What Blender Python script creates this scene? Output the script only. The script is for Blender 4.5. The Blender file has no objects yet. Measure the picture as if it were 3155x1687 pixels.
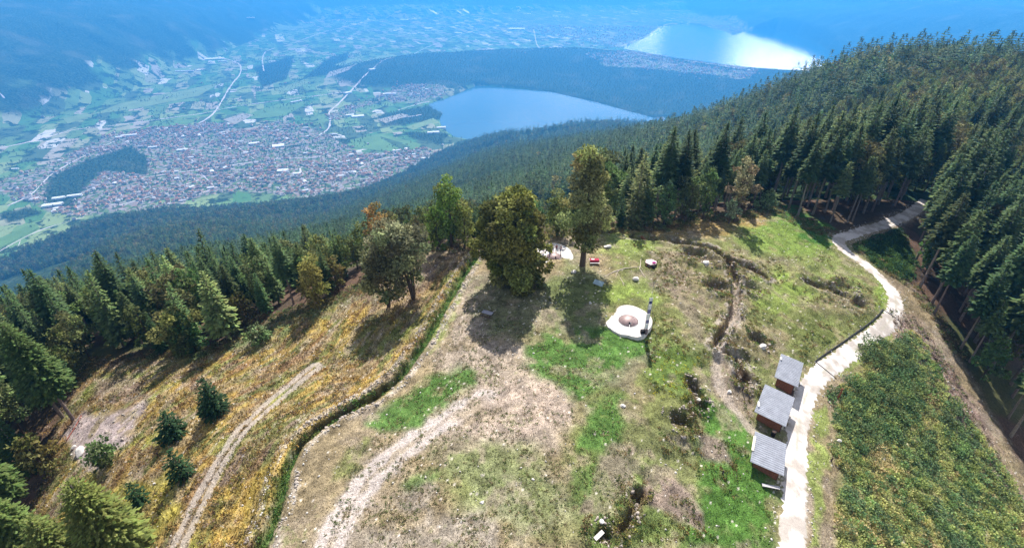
import bpy, bmesh, math, random
import numpy as np
from math import radians, sin, cos, pi
random.seed(7); rng = np.random.default_rng(7)
S = bpy.context.scene; COL = S.collection

# ------------------------------------------------------------------ camera, sky, sun, exposure
CAMZ = 50.0; PITCH = radians(31.9); F = 1593.0; CU, CV = 1577.5, 843.5; K = 3155 / 2575.0
cd = bpy.data.cameras.new('camera'); cam = bpy.data.objects.new('camera', cd); COL.objects.link(cam)
cam.location = (0, 0, CAMZ); cam.rotation_euler = (pi / 2 - PITCH, 0, 0)
cd.sensor_width = 36; cd.lens = F / 3155 * 36; cd.clip_end = 40000; cd.clip_start = 0.5
S.camera = cam
S.view_settings.view_transform = 'Standard'; S.view_settings.look = 'None'
S.view_settings.exposure = 0.8; S.view_settings.gamma = 1
SUN_EL = radians(47); SUN_AZ = radians(5)            # azimuth from +Y towards +X
w = bpy.data.worlds.new("World"); S.world = w; w.use_nodes = True
nt = w.node_tree; N = nt.nodes; L = nt.links
bg = N['Background']; bg.inputs[1].default_value = 0.065
sky = N.new('ShaderNodeTexSky'); sky.sky_type = 'NISHITA'; sky.sun_disc = False
sky.sun_elevation = SUN_EL; sky.sun_rotation = SUN_AZ; sky.altitude = 1500
tc = N.new('ShaderNodeTexCoord'); mp = N.new('ShaderNodeMapping'); mp.inputs['Scale'].default_value = (1.0, 1.0, 3.4)
nz = N.new('ShaderNodeTexNoise'); nz.inputs['Scale'].default_value = 2.6; nz.inputs['Detail'].default_value = 7; nz.inputs['Roughness'].default_value = .55
mp.inputs['Location'].default_value = (3.1, 0.4, 0.2)
rp = N.new('ShaderNodeValToRGB'); rp.color_ramp.elements[0].position = .47; rp.color_ramp.elements[1].position = .62
mx = N.new('ShaderNodeMix'); mx.data_type = 'RGBA'; mx.inputs[7].default_value = (13, 13.2, 13.6, 1)
L.new(tc.outputs['Generated'], mp.inputs[0]); L.new(mp.outputs[0], nz.inputs[0]); L.new(nz.outputs['Fac'], rp.inputs[0])
L.new(rp.outputs[0], mx.inputs[0]); L.new(sky.outputs[0], mx.inputs[6])
sx_ = N.new('ShaderNodeSeparateXYZ'); L.new(tc.outputs['Generated'], sx_.inputs[0])
n2_ = N.new('ShaderNodeTexNoise'); n2_.inputs['Scale'].default_value = 5.5; n2_.inputs['Detail'].default_value = 4; L.new(mp.outputs[0], n2_.inputs[0])
r2_ = N.new('ShaderNodeValToRGB'); r2_.color_ramp.elements[0].position = .42; r2_.color_ramp.elements[1].position = .6; L.new(n2_.outputs['Fac'], r2_.inputs[0])
def mrange(src, a, b):
    q = N.new('ShaderNodeMapRange'); q.interpolation_type = 'SMOOTHSTEP'; q.inputs[1].default_value = a; q.inputs[2].default_value = b; L.new(src, q.inputs[0]); return q.outputs[0]
def mul(a, b):
    q = N.new('ShaderNodeMath'); q.operation = 'MULTIPLY'; L.new(a, q.inputs[0]); L.new(b, q.inputs[1]); return q.outputs[0]
def addc(a, b, k, c):
    q = N.new('ShaderNodeMath'); q.operation = 'MULTIPLY'; L.new(a, q.inputs[0]); q.inputs[1].default_value = k
    z = N.new('ShaderNodeMath'); z.operation = 'ADD'; z.use_clamp = True; L.new(q.outputs[0], z.inputs[0]); z.inputs[1].default_value = c
    if hasattr(b, 'links'):
        y = N.new('ShaderNodeMath'); y.operation = 'ADD'; y.use_clamp = True; L.new(z.outputs[0], y.inputs[0]); L.new(b, y.inputs[1]); return y.outputs[0]
    return z.outputs[0]
bank = mul(mul(mrange(sx_.outputs['Z'], .05, .10), mrange(sx_.outputs['Z'], .30, .20)), mul(addc(r2_.outputs[0], .0, .8, .25), mul(addc(mrange(sx_.outputs['X'], .33, .40), mul(mul(mrange(sx_.outputs['X'], .14, .19), mrange(sx_.outputs['X'], .27, .23)), mrange(sx_.outputs['Z'], .19, .17)), 1, .06), mrange(sx_.outputs['Y'], .2, .4))))
bank = addc(bank, mul(mul(mrange(sx_.outputs['Z'], .17, .21), mrange(sx_.outputs['Z'], .34, .27)), mul(addc(r2_.outputs[0], 0., .075, .004), mrange(sx_.outputs['Y'], .2, .4))), 1, 0)
m3_ = N.new('ShaderNodeMix'); m3_.data_type = 'RGBA'; m3_.inputs[7].default_value = (190, 183, 176, 1); L.new(bank, m3_.inputs[0]); L.new(mx.outputs[2], m3_.inputs[6]); L.new(m3_.outputs[2], bg.inputs[0])
sd = bpy.data.lights.new('sun', 'SUN'); sd.energy = 5.0; sd.angle = radians(0.55); sd.color = (1, .955, .88)
sun = bpy.data.objects.new('sun', sd); COL.objects.link(sun)
sun.rotation_euler = (-(pi / 2 - SUN_EL), 0, -SUN_AZ)
sun.location = (0, 0, 300)

# ------------------------------------------------------------------ helpers
def dirs(sx, sy):
    a = (np.asarray(sx, float) * K - CU) / F; b = (CV - np.asarray(sy, float) * K) / F
    return a, cos(PITCH) + b * sin(PITCH), -sin(PITCH) + b * cos(PITCH)
def at_z(sx, sy, z):                       # where a line of sight meets height z
    dx, dy, dz = dirs(sx, sy); t = (z - CAMZ) / dz
    return dx * t, dy * t, z + 0 * t
def at_t(sx, sy, t):
    dx, dy, dz = dirs(sx, sy); return dx * t, dy * t, CAMZ + dz * t
def proj(x, y, z):
    zc = y * cos(PITCH) - (z - CAMZ) * sin(PITCH); up = y * sin(PITCH) + (z - CAMZ) * cos(PITCH)
    zc = np.where(zc < .5, .5, zc)
    return (CU + F * x / zc) / K, (CV - F * up / zc) / K
def hsh(ix, iy, seed):
    h = (ix.astype(np.int64) * 374761393 + iy.astype(np.int64) * 668265263 + seed * 974634777) & 0xffffffff
    h = ((h ^ (h >> 13)) * 1274126177) & 0xffffffff
    h = h ^ (h >> 16)
    return (h & 0xffff) / 65535.0
def vn(x, y, seed=0):
    ix = np.floor(x); iy = np.floor(y); fx = x - ix; fy = y - iy
    fx = fx * fx * (3 - 2 * fx); fy = fy * fy * (3 - 2 * fy)
    a = hsh(ix, iy, seed); b = hsh(ix + 1, iy, seed); c = hsh(ix, iy + 1, seed); d = hsh(ix + 1, iy + 1, seed)
    return (a * (1 - fx) + b * fx) * (1 - fy) + (c * (1 - fx) + d * fx) * fy
def fbm(x, y, s, o=4, seed=0):
    r = 0; amp = 1; tot = 0
    for i in range(o):
        r = r + amp * vn(x / s + 17.3 * i, y / s - 9.1 * i, seed + i); tot += amp; amp *= .5; s *= .5
    return r / tot                         # 0..1
def sstep(a, b, x):
    t = np.clip((x - a) / (b - a), 0, 1); return t * t * (3 - 2 * t)
def poly_sd(px, py, poly):                 # signed distance, + inside
    px = np.asarray(px, float); py = np.asarray(py, float)
    d = np.full(px.shape, 1e18); ins = np.zeros(px.shape, bool); n = len(poly)
    for i in range(n):
        x1, y1 = poly[i]; x2, y2 = poly[(i + 1) % n]
        ex, ey = x2 - x1, y2 - y1
        t = np.clip(((px - x1) * ex + (py - y1) * ey) / (ex * ex + ey * ey + 1e-9), 0, 1)
        d = np.minimum(d, (px - x1 - t * ex) ** 2 + (py - y1 - t * ey) ** 2)
        if y1 != y2:
            c = ((y1 > py) != (y2 > py)) & (px < ex * (py - y1) / (ey if ey else 1e-9) + x1)
            ins ^= c
    d = np.sqrt(d); return np.where(ins, d, -d)
def line_d(px, py, pts):
    d = np.full(np.shape(px), 1e18)
    for (x1, y1), (x2, y2) in zip(pts[:-1], pts[1:]):
        ex, ey = x2 - x1, y2 - y1
        t = np.clip(((px - x1) * ex + (py - y1) * ey) / (ex * ex + ey * ey + 1e-9), 0, 1)
        d = np.minimum(d, (px - x1 - t * ex) ** 2 + (py - y1 - t * ey) ** 2)
    return np.sqrt(d)

def mat(name, col, rough=.9, noise=None, bump=None, spec=.2, attr=None, rnd=None, trans=0, metal=0, hue=None):
    """procedural principled material; noise=(scale,amount), bump=(scale,strength,distance), attr=colour attribute, rnd=object-random value spread"""
    m = bpy.data.materials.new(name); m.use_nodes = True; t = m.node_tree; n = t.nodes; l = t.links
    p = n['Principled BSDF']; p.inputs['Roughness'].default_value = rough; p.inputs['Metallic'].default_value = metal
    p.inputs['Specular IOR Level'].default_value = spec
    base = None
    if attr:
        a = n.new('ShaderNodeAttribute'); a.attribute_name = attr; base = a.outputs['Color']
        if col is not None:
            mm = n.new('ShaderNodeMix'); mm.data_type = 'RGBA'; mm.blend_type = 'MULTIPLY'; mm.inputs[0].default_value = 1
            mm.inputs[7].default_value = (*col, 1); l.new(base, mm.inputs[6]); base = mm.outputs[2]
    else:
        r = n.new('ShaderNodeRGB'); r.outputs[0].default_value = (*col, 1); base = r.outputs[0]
    g = n.new('ShaderNodeTexCoord')
    if noise:
        for sc, am in (noise if isinstance(noise, list) else [noise]):
            q = n.new('ShaderNodeTexNoise'); q.inputs['Scale'].default_value = sc; q.inputs['Detail'].default_value = 5
            l.new(g.outputs['Object'], q.inputs[0])
            mr = n.new('ShaderNodeMapRange'); mr.inputs[1].default_value = .3; mr.inputs[2].default_value = .7
            mr.inputs[3].default_value = 1 - am; mr.inputs[4].default_value = 1 + am; l.new(q.outputs['Fac'], mr.inputs[0])
            v = n.new('ShaderNodeVectorMath'); v.operation = 'SCALE'; l.new(base, v.inputs[0]); l.new(mr.outputs[0], v.inputs['Scale']); base = v.outputs[0]
    if rnd:
        o = n.new('ShaderNodeObjectInfo'); h = n.new('ShaderNodeHueSaturation')
        m1 = n.new('ShaderNodeMapRange'); m1.inputs[3].default_value = 1 - rnd; m1.inputs[4].default_value = 1 + rnd; l.new(o.outputs['Random'], m1.inputs[0]); l.new(m1.outputs[0], h.inputs['Value'])
        m3 = n.new('ShaderNodeMath'); m3.operation = 'MULTIPLY'; m3.inputs[1].default_value = 7.31; l.new(o.outputs['Random'], m3.inputs[0])
        m4 = n.new('ShaderNodeMath'); m4.operation = 'FRACT'; l.new(m3.outputs[0], m4.inputs[0])
        m2 = n.new('ShaderNodeMapRange'); hu = hue or .03; m2.inputs[3].default_value = .5 - hu; m2.inputs[4].default_value = .5 + hu; l.new(m4.outputs[0], m2.inputs[0]); l.new(m2.outputs[0], h.inputs['Hue'])
        l.new(base, h.inputs['Color']); base = h.outputs[0]
    l.new(base, p.inputs['Base Color'])
    if bump:
        q = n.new('ShaderNodeTexNoise'); q.inputs['Scale'].default_value = bump[0]; q.inputs['Detail'].default_value = 6
        l.new(g.outputs['Object'], q.inputs[0]); b = n.new('ShaderNodeBump'); b.inputs['Strength'].default_value = bump[1]; b.inputs['Distance'].default_value = bump[2]
        l.new(q.outputs['Fac'], b.inputs['Height']); l.new(b.outputs[0], p.inputs['Normal'])
    if trans:
        tr = n.new('ShaderNodeBsdfTranslucent'); ms = n.new('ShaderNodeMixShader'); ms.inputs[0].default_value = trans
        l.new(base, tr.inputs[0]); l.new(p.outputs[0], ms.inputs[1]); l.new(tr.outputs[0], ms.inputs[2]); l.new(ms.outputs[0], n['Material Output'].inputs[0])
    return m
def mesh(name, V, Fc, m, cols=None, smooth=False):
    """V (n,3); Fc (k,3) or (k,4) array or list of arrays/list faces; cols per-vertex rgb"""
    me = bpy.data.meshes.new(name); V = np.asarray(V, np.float32)
    if isinstance(Fc, np.ndarray):
        k, c = Fc.shape; me.vertices.add(len(V)); me.vertices.foreach_set('co', V.ravel())
        me.loops.add(k * c); me.polygons.add(k); me.loops.foreach_set('vertex_index', Fc.astype(np.int32).ravel())
        me.polygons.foreach_set('loop_start', np.arange(k, dtype=np.int32) * c); me.update(calc_edges=True)
    else:
        me.from_pydata([tuple(map(float, v)) for v in V], [], [tuple(int(i) for i in f) for f in Fc])
    if cols is not None:
        ca = me.color_attributes.new('Col', 'FLOAT_COLOR', 'POINT')
        c4 = np.ones((len(V), 4), np.float32); c4[:, :3] = cols; ca.data.foreach_set('color', c4.ravel())
    if smooth: me.polygons.foreach_set('use_smooth', np.ones(len(me.polygons), bool))
    for mm in (m if isinstance(m, (list, tuple)) else [m]): me.materials.append(mm)
    me.validate(); return me
def ob(name, me, parent=None, loc=None, rot=None, scale=None):
    o = bpy.data.objects.new(name, me); COL.objects.link(o)
    if parent: o.parent = parent
    if loc is not None: o.location = [float(v) for v in loc]
    if rot is not None: o.rotation_euler = rot
    if scale is not None: o.scale = (scale,) * 3 if np.isscalar(scale) else scale
    return o
def tag(o, label=None, cat=None, group=None, kind=None):
    if label: o['label'] = label
    if cat: o['category'] = cat
    if group: o['group'] = group
    if kind: o['kind'] = kind
    return o
class MB:                                   # small mesh collector for man-made things
    def __init__(s): s.v = []; s.f = []
    def add(s, V, Fc):
        n = len(s.v); s.v += [tuple(v) for v in V]; s.f += [tuple(i + n for i in f) for f in Fc]; return s
    def box(s, c, d, rz=0, rx=0, ry=0):
        from mathutils import Euler, Vector
        R = Euler((rx, ry, rz)).to_matrix(); V = []
        for x in (-.5, .5):
            for y in (-.5, .5):
                for z in (-.5, .5): V.append(R @ Vector((x * d[0], y * d[1], z * d[2])) + Vector(c))
        return s.add(V, [(0, 1, 3, 2), (4, 6, 7, 5), (0, 4, 5, 1), (2, 3, 7, 6), (0, 2, 6, 4), (1, 5, 7, 3)])
    def tube(s, pts, rad, n=7):
        from mathutils import Vector
        P = [Vector([float(c) for c in p]) for p in pts]; R = rad if isinstance(rad, (list, tuple)) else [rad] * len(P); V = []; Fc = []
        for i, p in enumerate(P):
            d = (P[min(i + 1, len(P) - 1)] - P[max(i - 1, 0)]).normalized()
            a = d.cross(Vector((0, 0, 1)) if abs(d.z) < .95 else Vector((1, 0, 0))).normalized(); b = d.cross(a)
            for k in range(n): V.append(p + (a * cos(2 * pi * k / n) + b * sin(2 * pi * k / n)) * R[i])
        for i in range(len(P) - 1):
            for k in range(n): Fc.append((i * n + k, i * n + (k + 1) % n, (i + 1) * n + (k + 1) % n, (i + 1) * n + k))
        Fc.append(tuple(range(n))[::-1]); Fc.append(tuple((len(P) - 1) * n + k for k in range(n)))
        return s.add(V, Fc)
    def build(s, name, m, parent=None, **k): return ob(name, mesh(name, np.array(s.v), s.f, m), parent, **k)
    def me(s, name, m): return mesh(name, np.array(s.v), s.f, m)
def empty(name, loc, rz=0, sc=1):
    o = bpy.data.objects.new(name, None); COL.objects.link(o); o.location = [float(v) for v in loc]; o.rotation_euler = (0, 0, rz); o.scale = (sc,) * 3; o.empty_display_size = .5
    return o

# ------------------------------------------------------------------ terrain: spline through sighted points
ZV = -1000.0; ZL = -1012.0
cp = []
def cz(sx, sy, z): cp.append([float(v) for v in at_z(sx, sy, z)])
def ct(sx, sy, t): cp.append([float(v) for v in at_t(sx, sy, t)])
for a in [(1581, 805, 0), (1393, 640, 0), (1300, 1000, -.3), (1200, 1300, -.8), (800, 1377, -2.2), (1150, 800, -1.6), (1300, 720, 0), (1650, 1000, -1.2),
          (1500, 1250, -1), (1700, 1250, -2.8), (1600, 590, -.6), (1450, 590, -.8), (1700, 700, -.6), (1800, 800, -2), (1850, 600, -1.6), (1000, 1100, -1.8), (930, 1250, -2),
          (1150, 680, -2.6), (1060, 870, -2.8), (960, 980, -3), (860, 1050, -3.3), (750, 1130, -3.5), (690, 1290, -3.7),
          (1100, 640, -4), (1000, 750, -5.5), (900, 850, -6.2), (700, 950, -8.5), (600, 1080, -7.5), (560, 1250, -6.4), (480, 1377, -6.6),
          (400, 1000, -12), (250, 1050, -15), (500, 880, -13.5), (620, 830, -12.5), (860, 745, -8.5), (220, 920, -18), (300, 1200, -12), (60, 1300, -20), (0, 1100, -24), (200, 1500, -14),
          (-200, 1200, -34), (-200, 900, -50), (-300, 1500, -28),
          (1970, 600, -3.2), (2120, 600, -5.6), (2300, 530, -8), (2200, 560, -7), (2250, 770, -7), (2170, 850, -6.8), (2070, 930, -6.5), (2020, 1050, -6.2), (2005, 1200, -6), (1990, 1377, -5.8),
          (1900, 950, -4.6), (1880, 1150, -4.5), (1950, 740, -4), (2100, 800, -5.6), (1850, 1377, -4.2),
          (2150, 1100, -8.5), (2150, 1300, -8.5), (2350, 950, -11.5), (2400, 1250, -14), (2310, 720, -9.5), (2560, 1300, -17), (2700, 1400, -22), (2500, 800, -18), (2700, 900, -28),
          (2050, 530, -6), (1850, 545, -3), (2900, 700, -45)]: cz(*a)
# forest ridge and the long slope down to the valley
for a in [(2200, 450, 170), (2250, 350, 230), (2350, 254, 290), (2400, 196, 350), (2600, 203, 330), (2800, 250, 300), (2600, 400, 210), (2800, 500, 190), (2110, 215, 400), (1980, 240, 480), (1870, 284, 550),
          (1740, 332, 660), (1640, 350, 750), (1500, 372, 950), (1330, 392, 1200), (1180, 415, 1500), (1090, 450, 1950), (900, 490, 2600),
          (1500, 450, 430), (1700, 400, 450), (1900, 350, 410), (2050, 300, 360), (1300, 490, 520), (1100, 530, 720), (2000, 450, 250), (1800, 480, 260), (1550, 540, 240),
          (700, 520, 2250), (700, 570, 1500), (400, 560, 2000), (400, 620, 1300), (200, 640, 1700), (900, 530, 1500), (900, 570, 900), (1000, 490, 1700), (600, 640, 900), (100, 700, 1400), (0, 800, 1100), (700, 700, 330), (300, 800, 330), (0, 900, 350),
          (1450, 326, 3000), (1640, 322, 2900), (1200, 352, 3000), (1330, 339, 3000), (1100, 405, 2850), (1560, 322, 2950), (1750, 326, 2700)]: ct(*a)
for p in [(0, 140, -22), (-40, 150, -34), (40, 150, -20), (-90, 140, -50), (0, 0, -3), (-70, -10, -16), (60, -10, -9), (0, 3700, -1180), (-1500, 3000, -1250), (-3000, 2600, -1300), (1500, 3700, -1200), (3000, 3300, -1300), (5000, 3000, -1500),
          (700, 1000, -330), (1200, 2000, -780), (600, 500, -110), (1000, 700, -300), (2500, 1500, -900), (-700, 300, -420), (-300, 250, -200), (-1800, 900, -950), (0, 6000, -1500), (-5000, 6000, -1500), (5000, 6000, -1500), (0, 15000, -1900), (-9000, 15000, -1900), (9000, 15000, -1900)]: cp.append(list(map(float, p)))
cp = np.array(cp)
def pa(x, y):
    yy = np.maximum(y, -20); return x / (.849 * yy + 60), np.log(yy + 40)
def tpsk(r2): return r2 * np.log(r2 + 1e-12)
ca_, cl_ = pa(cp[:, 0], cp[:, 1]); cT = (CAMZ - cp[:, 2]) / (np.maximum(cp[:, 1], -20) + 40)
M_ = len(cp); A_ = np.zeros((M_ + 3, M_ + 3))
A_[:M_, :M_] = tpsk((ca_[:, None] - ca_[None]) ** 2 + (cl_[:, None] - cl_[None]) ** 2) + np.eye(M_) * 3e-4
A_[:M_, M_:] = np.stack([np.ones(M_), ca_, cl_], 1); A_[M_:, :M_] = A_[:M_, M_:].T
W_ = np.linalg.solve(A_, np.concatenate([cT, [0, 0, 0]]))
def slope_h(x, y):
    x = np.asarray(x, float); y = np.asarray(y, float); sh = x.shape; x = x.ravel(); y = y.ravel(); out = np.empty_like(x)
    for i in range(0, len(x), 40000):
        a, l = pa(x[i:i + 40000], y[i:i + 40000]); r2 = (a[:, None] - ca_[None]) ** 2 + (l[:, None] - cl_[None]) ** 2
        T = tpsk(r2) @ W_[:M_] + W_[M_] + W_[M_ + 1] * a + W_[M_ + 2] * l
        out[i:i + 40000] = CAMZ - T * (np.maximum(y[i:i + 40000], -20) + 40)
    return out.reshape(sh)
# valley
def Vp(sx, sy, z=ZV): x, y, _ = at_z(sx, sy, z); return (float(x), float(y))
LAKE1 = [Vp(a, b, ZL) for a, b in [(1085, 262), (1130, 247), (1160, 233), (1200, 216), (1280, 222), (1380, 232), (1480, 255), (1560, 278), (1640, 298), (1720, 300), (1700, 325), (1500, 345), (1200, 352), (1150, 343), (1120, 320), (1113, 300), (1122, 285), (1095, 272)]]
LAKE2 = [Vp(a, b, ZL) for a, b in [(1568, 124), (1600, 106), (1635, 90), (1655, 76), (1668, 66), (1720, 60), (1770, 66), (1823, 80), (1842, 90), (1874, 80), (1946, 77), (2000, 90), (2060, 112), (2122, 155), (2160, 185), (2100, 186), (1960, 178), (1900, 174), (1830, 170), (1760, 165), (1700, 152), (1640, 138)]]
TENNA = [Vp(a, b, -885) for a, b in [(1010, 156), (1100, 143), (1250, 133), (1400, 128), (1560, 138), (1700, 160), (1850, 180), (2000, 190), (2200, 200)]]
def valley_h(x, y):
    z = ZV + 26 * (fbm(x, y, 900, 3, 5) - .5)
    # wooded ridge between the lakes
    d = line_d(x, y, TENNA); z = z + 122 * np.exp(-(d / 620) ** 2.2) * (0.88 + .3 * fbm(x, y, 500, 4, 9))
    # mountain sides: west wall, east wall, head wall
    nz_ = fbm(x, y, 1700, 5, 21); nz2 = fbm(x, y, 420, 4, 31)
    wl = np.maximum(0, -(x + 3560 + 500 * (fbm(x, y, 2500, 3, 3) - .5)))
    z = z + np.minimum(wl * (.42 + .5 * nz_), 1150) + np.minimum(wl, 300) / 300 * 150 * (nz2 - .5)
    el = np.maximum(0, x - 3760 + 300 * (fbm(x, y, 1500, 3, 4) - .5))
    z = z + np.minimum(el * (.25 + .35 * nz_), 620) + np.minimum(el, 300) / 300 * 120 * (nz2 - .5)
    hl = np.maximum(0, y - 11600 - .25 * x + 1500 * (fbm(x, y, 2600, 3, 6) - .5))
    z = z + np.minimum(hl * (.12 + .3 * nz_), 650)
    for LK in (LAKE1, LAKE2):
        s = poly_sd(x, y, LK); f = sstep(-60, 25, s); z = z * (1 - f) + (ZL - 22) * f
    return z
TRENCH_S = []
def base_h(x, y):
    a = slope_h(x, y) + 75 * (fbm(x, y, 420, 4, 33) - .5) * sstep(650, 1500, y); b = valley_h(x, y); k = 12.0
    d = np.clip((a - b) / (2 * k), -40, 40)
    return np.where(np.asarray(y) < 900, a, .5 * (a + b) + k * np.log(2 * np.cosh(d)))
def hit(sx, sy):                           # ground point under a line of sight (near hill)
    sx = np.atleast_1d(np.asarray(sx, float)); sy = np.atleast_1d(np.asarray(sy, float)); dx, dy, dz = dirs(sx, sy)
    lo = np.full(sx.shape, 20.); hi = np.full(sx.shape, np.nan); t = lo.copy()
    for _ in range(150):
        h = slope_h(dx * t, dy * t); under = (CAMZ + dz * t < h) & np.isnan(hi); hi = np.where(under, t, hi); lo = np.where(np.isnan(hi), t, lo); t = t * 1.02 + .3
    hi = np.where(np.isnan(hi), t, hi)
    for _ in range(14):
        m = (lo + hi) / 2; u = CAMZ + dz * m < slope_h(dx * m, dy * m); hi = np.where(u, m, hi); lo = np.where(u, lo, m)
    return dx * hi, dy * hi, CAMZ + dz * hi
def hp(pts):
    x, y, _ = hit([p[0] for p in pts], [p[1] for p in pts]); return list(zip(x.tolist(), y.tolist()))
TR1 = hp([(1195, 645), (1165, 690), (1130, 745), (1090, 820), (1055, 875), (1000, 950), (930, 1005), (860, 1040), (800, 1075), (750, 1120), (715, 1190), (690, 1290), (655, 1377), (640, 1450)])
TR1_DEEP = hp([(985, 965), (930, 1005), (860, 1040), (800, 1075), (760, 1110)])
TR2 = hp([(1590, 597), (1660, 602), (1720, 612), (1790, 625), (1825, 652), (1880, 668), (1925, 695)])
TR3 = hp([(1828, 655), (1852, 700), (1850, 760), (1845, 800), (1810, 850), (1800, 880), (1850, 900), (1870, 950)])
TR4 = hp([(2030, 705), (2070, 718), (2110, 735), (2160, 765)])
TR5 = hp([(1740, 960), (1755, 1000), (1762, 1020)])
TR6 = hp([(1605, 1240), (1590, 1290), (1560, 1335)])
WALLC = hp([(1862, 790), (1840, 820), (1815, 862), (1800, 895)])
PITS = [(hp([(a, b)])[0], r, dp) for a, b, r, dp in [(1750, 640, 2.0, 2.0), (1775, 652, 1.6, 1.2), (1800, 722, 2.3, 1.8), (1888, 722, 2.0, 1.6), (1905, 858, 1.5, 1.8), (1860, 900, 1.6, 1.5), (1710, 1062, 1.7, 2.0), (1762, 1015, 1.1, 1.3),
        (1870, 960, 1.6, 1.4), (1515, 1350, 1.1, 1.5), (2130, 725, 2.2, .9)]]
ROAD = hp([(2330, 505), (2290, 535), (2230, 562), (2170, 580), (2125, 595), (2110, 605), (2125, 630), (2170, 660), (2215, 700), (2245, 735), (2252, 780), (2225, 820), (2160, 870), (2090, 920), (2050, 955), (2025, 1000), (2010, 1060), (2003, 1130), (2000, 1200), (1997, 1290), (1992, 1377), (1985, 1500)])
TRACK = hp([(1215, 1000), (1150, 1035), (1075, 1085), (1000, 1140), (930, 1200), (880, 1270), (845, 1330), (815, 1400), (790, 1500)])
TRACK2 = hp([(790, 925), (700, 995), (610, 1080), (560, 1150), (520, 1220), (480, 1300), (445, 1377), (420, 1450)])
def detail_h(x, y, z):
    d = line_d(x, y, TR1); dd = line_d(x, y, TR1_DEEP)
    wob = .5 * (fbm(x, y, 2.2, 3, 40) - .5)
    z = z - (1.0 + 1.3 * np.exp(-(dd / 3) ** 2)) * sstep(1.0, .35, d + wob) + .35 * np.exp(-((d - 1.9) / .6) ** 2)
    for TR, wd, dp in ((TR2, 1.0, 1.2), (TR3, .9, 1.5), (TR4, 1.3, 1.2), (TR5, .8, 1.2), (TR6, .7, 1.15)):
        d = line_d(x, y, TR) + 1.6 * wob + .9 * (fbm(x, y, 3.4, 2, 47) - .5); z = z - dp * sstep(wd, wd * .35, d) + .3 * np.exp(-((d - wd * 1.6) / .6) ** 2)
    d = line_d(x, y, WALLC) + .6 * wob; z = z + (.3 + .5 * fbm(x, y, 1.2, 2, 48)) * sstep(.8, .35, d)
    for (c, r, dp) in PITS:
        ly = (y - c[1]) / r; d = np.hypot((x - c[0]) * .8, (y - c[1])) + 1.6 * wob + .5 * r * (fbm(x, y, 1.6, 2, 44) - .5)
        z = z - dp * .8 * sstep(r, r * .6, d) * np.clip(.55 + .55 * ly, .12, 1) + .25 * np.exp(-((d - r * 1.35) / .6) ** 2)
    rd = line_d(x, y, ROAD); soft = sstep(1.6, 4.5, rd)
    z = z + soft * (.9 * (fbm(x, y, 7, 4, 50) - .5) + .22 * (fbm(x, y, 1.3, 3, 60) - .5))
    # lumpy right side, rough bank
    sx, sy = proj(x, y, z)
    lump = poly_sd(sx, sy, [(1560, 590), (2100, 640), (2230, 760), (2050, 930), (1900, 1000), (1900, 1377), (1500, 1377), (1640, 900), (1640, 700)])
    z = z + sstep(-20, 40, lump) * soft * 1.1 * (fbm(x, y, 3.2, 3, 70) - .5)
    sh = poly_sd(sx, sy, SHRUB_S); z = z + sstep(-10, 30, sh) * .5 * (fbm(x, y, 1.8, 3, 80) - .4)
    return z
SHRUB_S = [(2120, 960), (2200, 880), (2290, 820), (2350, 900), (2440, 1050), (2540, 1200), (2640, 1400), (2100, 1400), (2110, 1200), (2085, 1060)]
CLEAR_S = [(-400, 1900), (-60, 1480), (60, 1330), (120, 1200), (150, 1050), (218, 918), (440, 893), (560, 872), (640, 812), (750, 782), (870, 742), (940, 690), (1000, 645), (1080, 628), (1200, 616), (1380, 590), (1480, 577), (1700, 570),
           (1760, 546), (1860, 548), (1945, 520), (2010, 560), (2100, 590), (2200, 560), (2300, 520), (2330, 535), (2230, 590), (2150, 620), (2220, 670), (2290, 715), (2360, 810), (2450, 955), (2555, 1150), (2640, 1310), (2800, 1600), (2800, 1900)]
# grid
ac = np.concatenate([np.linspace(-1.6, -.85, 130)[:-1], np.linspace(-.85, .85, 1150), np.linspace(.85, 1.6, 130)[1:]])
r1 = np.concatenate([np.linspace(-40, 18, 60)[:-1], np.arange(18, 132, .26)])
nfar = int(math.log(15500 / r1[-1]) / .0065); r2 = r1[-1] * np.exp(.0065 * np.arange(nfar + 1))
def grid(rows, cols):
    Y = np.repeat(rows[:, None], len(cols), 1); X = cols[None] * (.849 * np.maximum(Y, 0) + 60); n, m = Y.shape
    i = np.arange((n - 1) * (m - 1)); r = i // (m - 1); c = i % (m - 1); q = r * m + c
    return X.ravel(), Y.ravel(), np.stack([q, q + 1, q + m + 1, q + m], 1)
def blend(base, col, wgt): return base * (1 - wgt[:, None]) + np.array(col)[None] * wgt[:, None]

X, Y, Q = grid(r1, ac); Z = detail_h(X, Y, slope_h(X, Y)); sx, sy = proj(X, Y, Z)
wx = sx + 46 * (fbm(X, Y, 3.0, 5, 90) - .5) + 60 * (fbm(X, Y, 9, 3, 92) - .5); wy = sy + 40 * (fbm(X, Y, 3.0, 5, 95) - .5) + 40 * (fbm(X, Y, 9, 3, 97) - .5)
n1 = fbm(X, Y, 6, 4, 100); n2 = fbm(X, Y, 1.1, 3, 110); n3 = fbm(X, Y, 18, 4, 120); n4 = fbm(X, Y, .5, 2, 130)
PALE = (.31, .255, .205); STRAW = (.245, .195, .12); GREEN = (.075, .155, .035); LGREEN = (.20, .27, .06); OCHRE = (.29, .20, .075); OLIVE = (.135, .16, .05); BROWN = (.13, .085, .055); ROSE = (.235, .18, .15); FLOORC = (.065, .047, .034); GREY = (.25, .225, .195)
C = np.tile(np.array(STRAW), (len(X), 1))
C = blend(C, PALE, sstep(.42, .6, n1) * .7)
nh = fbm(X, Y, 2.1, 4, 160)
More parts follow.
